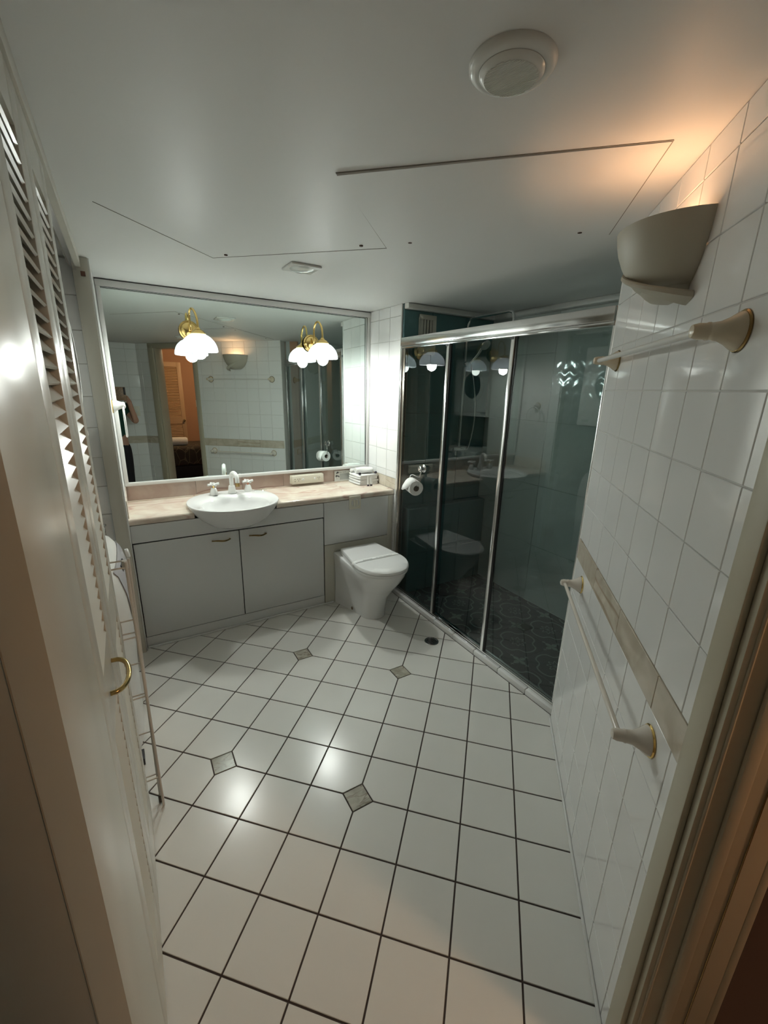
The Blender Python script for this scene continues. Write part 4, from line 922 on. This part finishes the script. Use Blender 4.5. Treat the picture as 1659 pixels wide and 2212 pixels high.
DMt = Matrix.Translation((-0.905, 0.06, 1.62)) @ Matrix.Rotation(math.pi / 2, 4, 'Y')
MB().lathe([(0.19, 0.0), (0.19, 0.008), (0.175, 0.014), (0.145, 0.014), (0.145, 0.0)], 40, DMt, close0=False, close1=False).build('door_ring', M_plas, dy, smooth=True)
MB().lathe([(0.144, 0.001), (0.13, 0.010), (0.0, 0.012)], 40, DMt, close0=False).build('door_window', mat('smoked_door_glass', (0.02, 0.022, 0.025), 0.05), dy, smooth=True)
MB().box((-0.9045, 0.22, 1.305), (-0.900, 0.29, 1.325)).build('badge', M_silver, dy)
for k in range(3): MB().lathe([(0.016, 0), (0.014, 0.012), (0, 0.012)], 16, Matrix.Translation((-0.9045, -0.10 + 0.1 * k, 1.875)) @ Matrix.Rotation(math.pi / 2, 4, 'Y')).build('knob', M_silver, dy, smooth=True)
# laundry tap on tiled end wall
lt = thing('laundry_tap', 'small chrome wall tap on the closet end tiles', 'tap', (-0.91, 0.48, 0.80))
MB().tube([(-0.915, 0.4955, 0.80), (-0.915, 0.455, 0.80), (-0.915, 0.440, 0.785), (-0.915, 0.440, 0.75)], 0.008, 8).lathe([(0.014, 0), (0.014, 0.01), (0, 0.012)], 12, Matrix.Translation((-0.915, 0.46, 0.81))).build('body', M_alu, lt, smooth=True)
# drying rack
dk = thing('drying_rack', 'folded white wire clothes airer standing between door and washer', 'drying rack', (-0.95, -0.63, 0))
def rod(a, b, r=0.0042, nm='rail'): return MB().tube([a, b], r, 8).build(nm, M_wire, dk, smooth=True)
for x, y, xt in ((-0.800, -0.655, -0.800), (-0.808, -0.630, -0.792), (-1.20, -0.655, -1.20), (-1.195, -0.630, -1.205)):
    rod((x, y, 0.004), (xt, y, 1.005), 0.0048, 'post')
for z, y in ((0.985, -0.655), (1.000, -0.630), (0.80, -0.655), (0.74, -0.630), (0.735, -0.655), (0.62, -0.630), (0.50, -0.655), (0.495, -0.630), (0.33, -0.630), (0.14, -0.655), (0.135, -0.630)):
    rod((-0.80, y, z), (-1.20, y, z), 0.0028)
MB().lathe([(0.008, -0.008), (0.009, 0.0), (0.008, 0.02)], 10, Matrix.Translation((-0.803, -0.6425, 0.985))).build('joint', M_wire, dk, smooth=True)
MB().lathe([(0.007, 0.0), (0.007, 0.03)], 10, Matrix.Translation((-0.808, -0.630, 0.0015))).build('foot', mat('brown_rubber', (0.10, 0.08, 0.06), 0.8), dk, smooth=True)
# ================================================================== BEDROOM beyond the door
bf_ = struct(MB().box((-1.6, -4.75, -0.06), (3.2, -1.15, -0.012)).build('floor_bedroom', mat('black_gap_floor', (0.02, 0.01, 0.008), 0.9)))
bed_planes = [(-1 / R2, 1 / R2, -(KC + 0.10)), (0, 1, -1.24)]
FW_ang = math.radians(0)
y = -4.70; kk = 0
while y < -1.3:
    x = -1.55 - (kk * 0.7) % 1.2
    while x < 3.1:
        poly = [(x, y), (x + 1.2, y), (x + 1.2, y + 0.128), (x, y + 0.128)]
        poly = clip(poly, bed_planes + [(-1, 0, 1.55), (1, 0, 3.1)])
        if poly and area(poly) > 5e-4: tile(poly, Matrix.Translation((0, 0, -0.009)), M_wood, bf_, 0.002, 0.005, 0.001, name='plank', jit=0)
        x += 1.2
    y += 0.128; kk += 1
th2 = struct(slab(-1.855, -1.335, -0.01, 0.14, -0.008, 0.003).build('trim_8', M_jamb))
struct(MB().box((-1.6, -4.80, 0), (3.2, -4.70, 2.4)).build('wall_bedroom_back', M_terra))
struct(MB().box((-1.66, -4.75, 0), (-1.6, -2.60, 2.4)).build('wall_bedroom_left', M_terra))
struct(MB().box((3.1, -4.75, 0), (3.2, -1.2, 2.4)).build('wall_bedroom_right', M_terra))
struct(MB().box((-1.6, -4.75, 2.4), (3.2, -1.15, 2.46)).build('ceiling_bedroom', M_ceil))
struct(MB().box((-1.6, -2.68, 0), (-0.50, -2.601, 2.4)).build('wall_bedroom_near', M_terra))
A = MB()
A.prism([tuple(AW(-1.26, 0.125, 0).xy), tuple(AW(-1.26, 0.16, 0).xy), tuple(AW(0.0, 0.16, 0).xy), tuple(AW(0.0, 0.125, 0).xy)], 0, 2.4)
struct(A.build('wall_bedroom_angled', M_terra))
struct(MB().box((1.0, -1.28, 0), (3.2, -1.221, 2.4)).build('wall_bedroom_side', M_terra))
struct(slab(-2.3, -1.0, 0.06, 0.16, ZC + 0.061, 2.4).build('wall_bedroom_over', M_terra))
# bedroom louvred door
bd = thing('wardrobe_door', 'tan louvred wardrobe door with brass knob in the bedroom seen in the mirror', 'door', (-0.12, -4.68, 0))
bx0, bx1 = -0.42, 0.21
MB().box((bx0, -4.698, 0.01), (bx0 + 0.07, -4.665, 2.03)).build('stile', M_bedd, bd, bevel=0.002)
MB().box((bx1 - 0.07, -4.698, 0.01), (bx1, -4.665, 2.03)).build('stile', M_bedd, bd, bevel=0.002)
for a, b in ((1.95, 2.03), (0.97, 1.09), (0.01, 0.16)): MB().box((bx0 + 0.07, -4.697, a), (bx1 - 0.07, -4.666, b)).build('rail', M_bedd, bd)
W_ = bx1 - bx0 - 0.141; vs = []
for x in (-W_ / 2, W_ / 2):
    for p, q in ((-0.016, -0.003), (0.016, -0.003), (0.016, 0.003), (-0.016, 0.003)): vs.append((x, p * 0.6 + q * 0.8, p * -0.8 + q * 0.6))
slm = mesh('slat', vs, [(0, 3, 2, 1), (4, 5, 6, 7), (0, 1, 5, 4), (1, 2, 6, 5), (2, 3, 7, 6), (3, 0, 4, 7)]); slm.materials.append(M_bedd)
for a, b in ((1.09, 1.95), (0.16, 0.97)):
    n = int((b - a) / 0.0265)
    for k in range(n):
        o = bpy.data.objects.new('slat', slm); COL.objects.link(o); put(o, bd); o.matrix_basis = Matrix.Translation(((bx0 + bx1) / 2, -4.682, a + (b - a) * (k + 0.5) / n))
MB().lathe([(0.012, 0), (0.010, 0.02), (0.022, 0.032), (0.020, 0.045), (0.0, 0.05)], 16, Matrix.Translation((bx1 - 0.035, -4.664, 1.03)) @ Matrix.Rotation(-math.pi / 2, 4, 'X')).build('knob', M_abrass, bd, smooth=True)
bo = thing('light_switch', 'cream bedroom wall plate beside the louvred wardrobe door', 'switch', (0.44, -4.695, 1.33))
MB().box((0.405, -4.699, 1.27), (0.475, -4.690, 1.39)).build('plate', M_cplas, bo, bevel=0.002)
MB().lathe([(0.008, 0), (0.008, 0.004), (0, 0.004)], 12, Matrix.Translation((0.44, -4.6895, 1.33)) @ Matrix.Rotation(-math.pi / 2, 4, 'X')).build('button', M_silver, bo)
ws = thing('light_switch', 'cream light switch plate on the tiled wall behind the person', 'switch', (-0.60, -2.492, 1.28), None)
MB().box((-0.64, -2.4955, 1.21), (-0.565, -2.488, 1.33)).build('plate', M_cplas, ws, bevel=0.002)
MB().box((-0.608, -2.4878, 1.255), (-0.597, -2.482, 1.285)).build('rocker', M_plas, ws, bevel=0.001)
# bed
def cover_mat():
    m = bpy.data.materials.new('leaf_print_bedcover'); m.use_nodes = True; nt = m.node_tree; L = nt.links.new
    b = nt.nodes['Principled BSDF']; b.inputs['Roughness'].default_value = 0.85
    tc = nt.nodes.new('ShaderNodeTexCoord'); v = nt.nodes.new('ShaderNodeTexVoronoi'); v.inputs['Scale'].default_value = 9; v.feature = 'DISTANCE_TO_EDGE'
    mp = nt.nodes.new('ShaderNodeMapping'); mp.inputs['Scale'].default_value = (1.2, 1.2, 0.7); mp.inputs['Rotation'].default_value = (0, 0.5, 0)
    L(tc.outputs['Object'], mp.inputs[0]); L(mp.outputs[0], v.inputs['Vector'])
    r = nt.nodes.new('ShaderNodeValToRGB'); r.color_ramp.elements[0].position = 0.0; r.color_ramp.elements[1].position = 0.05
    r.color_ramp.elements[0].color = (0.16, 0.13, 0.09, 1); r.color_ramp.elements[1].color = (0.035, 0.028, 0.02, 1)
    L(v.outputs[0], r.inputs[0]); L(r.outputs[0], b.inputs['Base Color']); return m
bed = thing('bed', 'low bed with brown leaf-print cover and dark base, seen in the mirror', 'bed', (0.6, -3.7, 0))
MB().box((-0.55, -4.25, 0.40), (1.75, -3.32, 0.70)).build('mattress', cover_mat(), bed, bevel=0.06, bseg=4)
MB().box((-0.52, -4.22, 0.03), (1.72, -3.36, 0.40)).build('base', mat('black_valance', (0.01, 0.009, 0.012), 0.9), bed, bevel=0.01)
bt = thing('bed_towel', 'rolled cream towel lying on the leaf-print bed', 'towel', (-0.07, -3.55, 0.70))
MB().tube([(-0.33, -3.56, 0.765), (-0.315, -3.56, 0.765), (0.05, -3.53, 0.765), (0.07, -3.53, 0.765)], [0.05, 0.064, 0.064, 0.052], 20).build('roll', M_towel, bt, smooth=True)
gl = thing('bedroom_light', 'lit round warm ceiling globe in the bedroom', 'ceiling light', (0.62, -3.33, 2.4))
MB().lathe([(0.0, -0.165), (0.05, -0.158), (0.09, -0.13), (0.105, -0.09), (0.09, -0.045), (0.06, -0.02)], 24, Matrix.Translation((0.62, -3.33, 2.4)), close1=False).build('globe', M_globe, gl, smooth=True)
MB().lathe([(0.075, 0), (0.075, -0.022), (0.0, -0.022)], 24, Matrix.Translation((0.62, -3.33, 2.4))).build('mount', M_plas, gl, smooth=True)
# ================================================================== PERSON holding the phone
def skin(name, verts, edges, radii, m, parent=None, sub=2, root=0):
    me = bpy.data.meshes.new(name); me.from_pydata(verts, edges, []); me.update(); me.materials.append(m)
    o = bpy.data.objects.new(name, me); COL.objects.link(o)
    md = o.modifiers.new('skin', 'SKIN'); sk = me.skin_vertices[0].data if me.skin_vertices else None
    if sk is None:
        bm = bmesh.new(); bm.from_mesh(me); bm.verts.layers.skin.verify(); bm.to_mesh(me); bm.free(); sk = me.skin_vertices[0].data
    for i, r in enumerate(radii): sk[i].radius = (r if isinstance(r, tuple) else (r, r)); sk[i].use_root = (i == root)
    md.use_smooth_shade = True
    s = o.modifiers.new('sub', 'SUBSURF'); s.levels = sub; s.render_levels = sub
    if parent is not None: put(o, parent)
    return o
PXc, PYc = -0.885, -2.315
pe = thing('person', 'person in dark green top and black trousers photographing with a raised phone', 'person', (PXc, PYc, 0))
V = []; Ed = []; Rd = []
def jv(p, r, prev=None):
    V.append(p); Rd.append(r); i = len(V) - 1
    if prev is not None: Ed.append((prev, i))
    return i
pel = jv((PXc, PYc, 0.90), (0.145, 0.105)); wa = jv((PXc, PYc, 1.05), (0.125, 0.095), pel); chs = jv((PXc, PYc, 1.22), (0.145, 0.105), wa)
nk0 = jv((PXc, PYc, 1.345), (0.085, 0.07), chs); nk = jv((PXc, PYc + 0.01, 1.40), 0.050, nk0); hd0 = jv((PXc, PYc + 0.025, 1.455), (0.062, 0.07), nk); hd1 = jv((PXc, PYc + 0.03, 1.52), (0.073, 0.086), hd0); hd2 = jv((PXc, PYc + 0.02, 1.585), (0.066, 0.078), hd1)
hands = {}
for sgn in (1, -1):
    hp = jv((PXc + sgn * 0.085, PYc, 0.83), 0.085, pel); kn = jv((PXc + sgn * 0.095, PYc + 0.01, 0.47), 0.055, hp); an = jv((PXc + sgn * 0.10, PYc - 0.01, 0.085), 0.038, kn); jv((PXc + sgn * 0.115, PYc + 0.13, 0.035), 0.032, an)
    shd = jv((PXc + sgn * 0.155, PYc, 1.325), 0.055, nk0)
    if sgn > 0: el = (-0.625, -2.245, 1.135); wr_ = (-0.675, -2.185, 1.355); pm = (-0.682, -2.165, 1.425)
    else: el = (-1.08, -2.20, 1.12); wr_ = (-0.90, -2.155, 1.36); pm = (-0.835, -2.160, 1.43)
    e1 = jv(el, 0.040, shd); w1 = jv(wr_, 0.026, e1); p1 = jv(pm, (0.030, 0.016), w1)
    hands[sgn] = p1
    fx = -0.001 if sgn > 0 else 0.001
    for k in range(4):
        zb_ = pm[2] + 0.030 - 0.019 * k; xb = pm[0] - sgn * 0.012
        L_ = (0.050, 0.056, 0.052, 0.042)[k]
        a = jv((xb, pm[1] + 0.002, zb_), 0.0085, p1); b = jv((xb - sgn * L_ * 0.45, pm[1] + 0.0125 - 0.008, zb_ + 0.004), 0.0080, a); jv((xb - sgn * L_ * 0.85, pm[1] + 0.004, zb_ + 0.002), 0.0070, b)
    a = jv((pm[0] - sgn * 0.004, pm[1] - 0.018, pm[2] + 0.006), 0.0095, w1); jv((pm[0] - sgn * 0.018, pm[1] - 0.022, pm[2] + 0.034), 0.008, a)
skin('body', V, Ed, Rd, M_skin, pe)
# clothing follows the body
top = []; te = []; trd = []
def tv(p, r, prev=None):
    top.append(p); trd.append(r); i = len(top) - 1
    if prev is not None: te.append((prev, i))
    return i
a = tv((PXc, PYc, 0.86), (0.158, 0.118)); b = tv((PXc, PYc, 1.05), (0.142, 0.110), a); c = tv((PXc, PYc, 1.22), (0.160, 0.120), b); d = tv((PXc, PYc, 1.34), (0.10, 0.085), c); tv((PXc, PYc, 1.385), 0.062, d)
for sgn in (1, -1):
    s1 = tv((PXc + sgn * 0.155, PYc, 1.325), 0.068, d)
    el = Vector((-0.625, -2.245, 1.135)) if sgn > 0 else Vector((-1.08, -2.20, 1.12)); s0_ = Vector((PXc + sgn * 0.155, PYc, 1.325)); tv(tuple(s0_.lerp(el, 0.55)), 0.060, s1)
skin('top', top, te, trd, M_green, pe)
tz = []; tze = []; tzr = []
def zv(p, r, prev=None):
    tz.append(p); tzr.append(r); i = len(tz) - 1
    if prev is not None: tze.append((prev, i))
    return i
a = zv((PXc, PYc, 0.93), (0.155, 0.115)); b = zv((PXc, PYc, 0.86), (0.158, 0.12), a)
for sgn in (1, -1):
    h = zv((PXc + sgn * 0.088, PYc, 0.78), 0.098, b); k = zv((PXc + sgn * 0.095, PYc + 0.01, 0.47), 0.070, h); zv((PXc + sgn * 0.10, PYc - 0.005, 0.10), 0.055, k)
skin('trousers', tz, tze, tzr, M_trous, pe)
hc = Vector((PXc, PYc + 0.022, 1.53))
hv = MB()
for k in range(1): pass
rs = []
for j in range(10):
    a = math.radians(-10 + 100 * j / 9); rs.append([(hc.x + 0.088 * math.cos(a) * math.cos(t), hc.y - 0.018 + 0.098 * math.cos(a) * math.sin(t) * (0.72 if math.sin(t) > 0 else 1), hc.z + 0.105 * math.sin(a)) for t in [2 * math.pi * i / 24 for i in range(24)]])
hv.rings(rs).build('hair', M_hair, pe, smooth=True)
fc = MB()
for sgn in (1, -1):
    MB().lathe([(0.0, -0.009), (0.008, -0.005), (0.0095, 0), (0.008, 0.005), (0, 0.009)], 12, Matrix.Translation((PXc + sgn * 0.030, PYc + 0.103, 1.512)) @ Matrix.Rotation(math.pi / 2, 4, 'X')).build('eye', M_plas, pe, smooth=True)
    MB().lathe([(0.0, -0.006), (0.015, -0.004), (0.018, 0), (0.013, 0.006), (0, 0.008)], 14, Matrix.Translation((PXc + sgn * 0.078, PYc + 0.015, 1.505)) @ Matrix.Rotation(sgn * math.pi / 2, 4, 'Y') @ Matrix.Diagonal((1.6, 1, 1, 1))).build('ear', M_skin, pe, smooth=True)
MB().tube([(PXc, PYc + 0.112, 1.515), (PXc, PYc + 0.122, 1.490), (PXc, PYc + 0.128, 1.478), (PXc, PYc + 0.115, 1.470)], [0.006, 0.009, 0.012, 0.008], 10).build('nose', M_skin, pe, smooth=True)
MB().tube([(PXc - 0.024, PYc + 0.098, 1.447), (PXc, PYc + 0.106, 1.445), (PXc + 0.024, PYc + 0.098, 1.447)], [0.003, 0.0055, 0.003], 8).build('mouth', mat('lips', (0.35, 0.12, 0.10), 0.5), pe, smooth=True)
ph = thing('mobile_phone', 'dark patterned phone held up in both hands', 'phone', (-0.757, -2.155, 1.49))
MB().box((-0.832, -2.158, 1.405), (-0.700, -2.148, 1.560)).build('case', mat('patterned_case', (0.30, 0.18, 0.10), 0.4, noise=0.9, nscale=90), ph, bevel=0.004)
MB().box((-0.722, -2.1478, 1.47), (-0.703, -2.1455, 1.555)).build('camera_bump', M_black, ph, bevel=0.001)
MB().box((-0.829, -2.1595, 1.410), (-0.703, -2.1582, 1.555)).build('screen', M_black, ph)
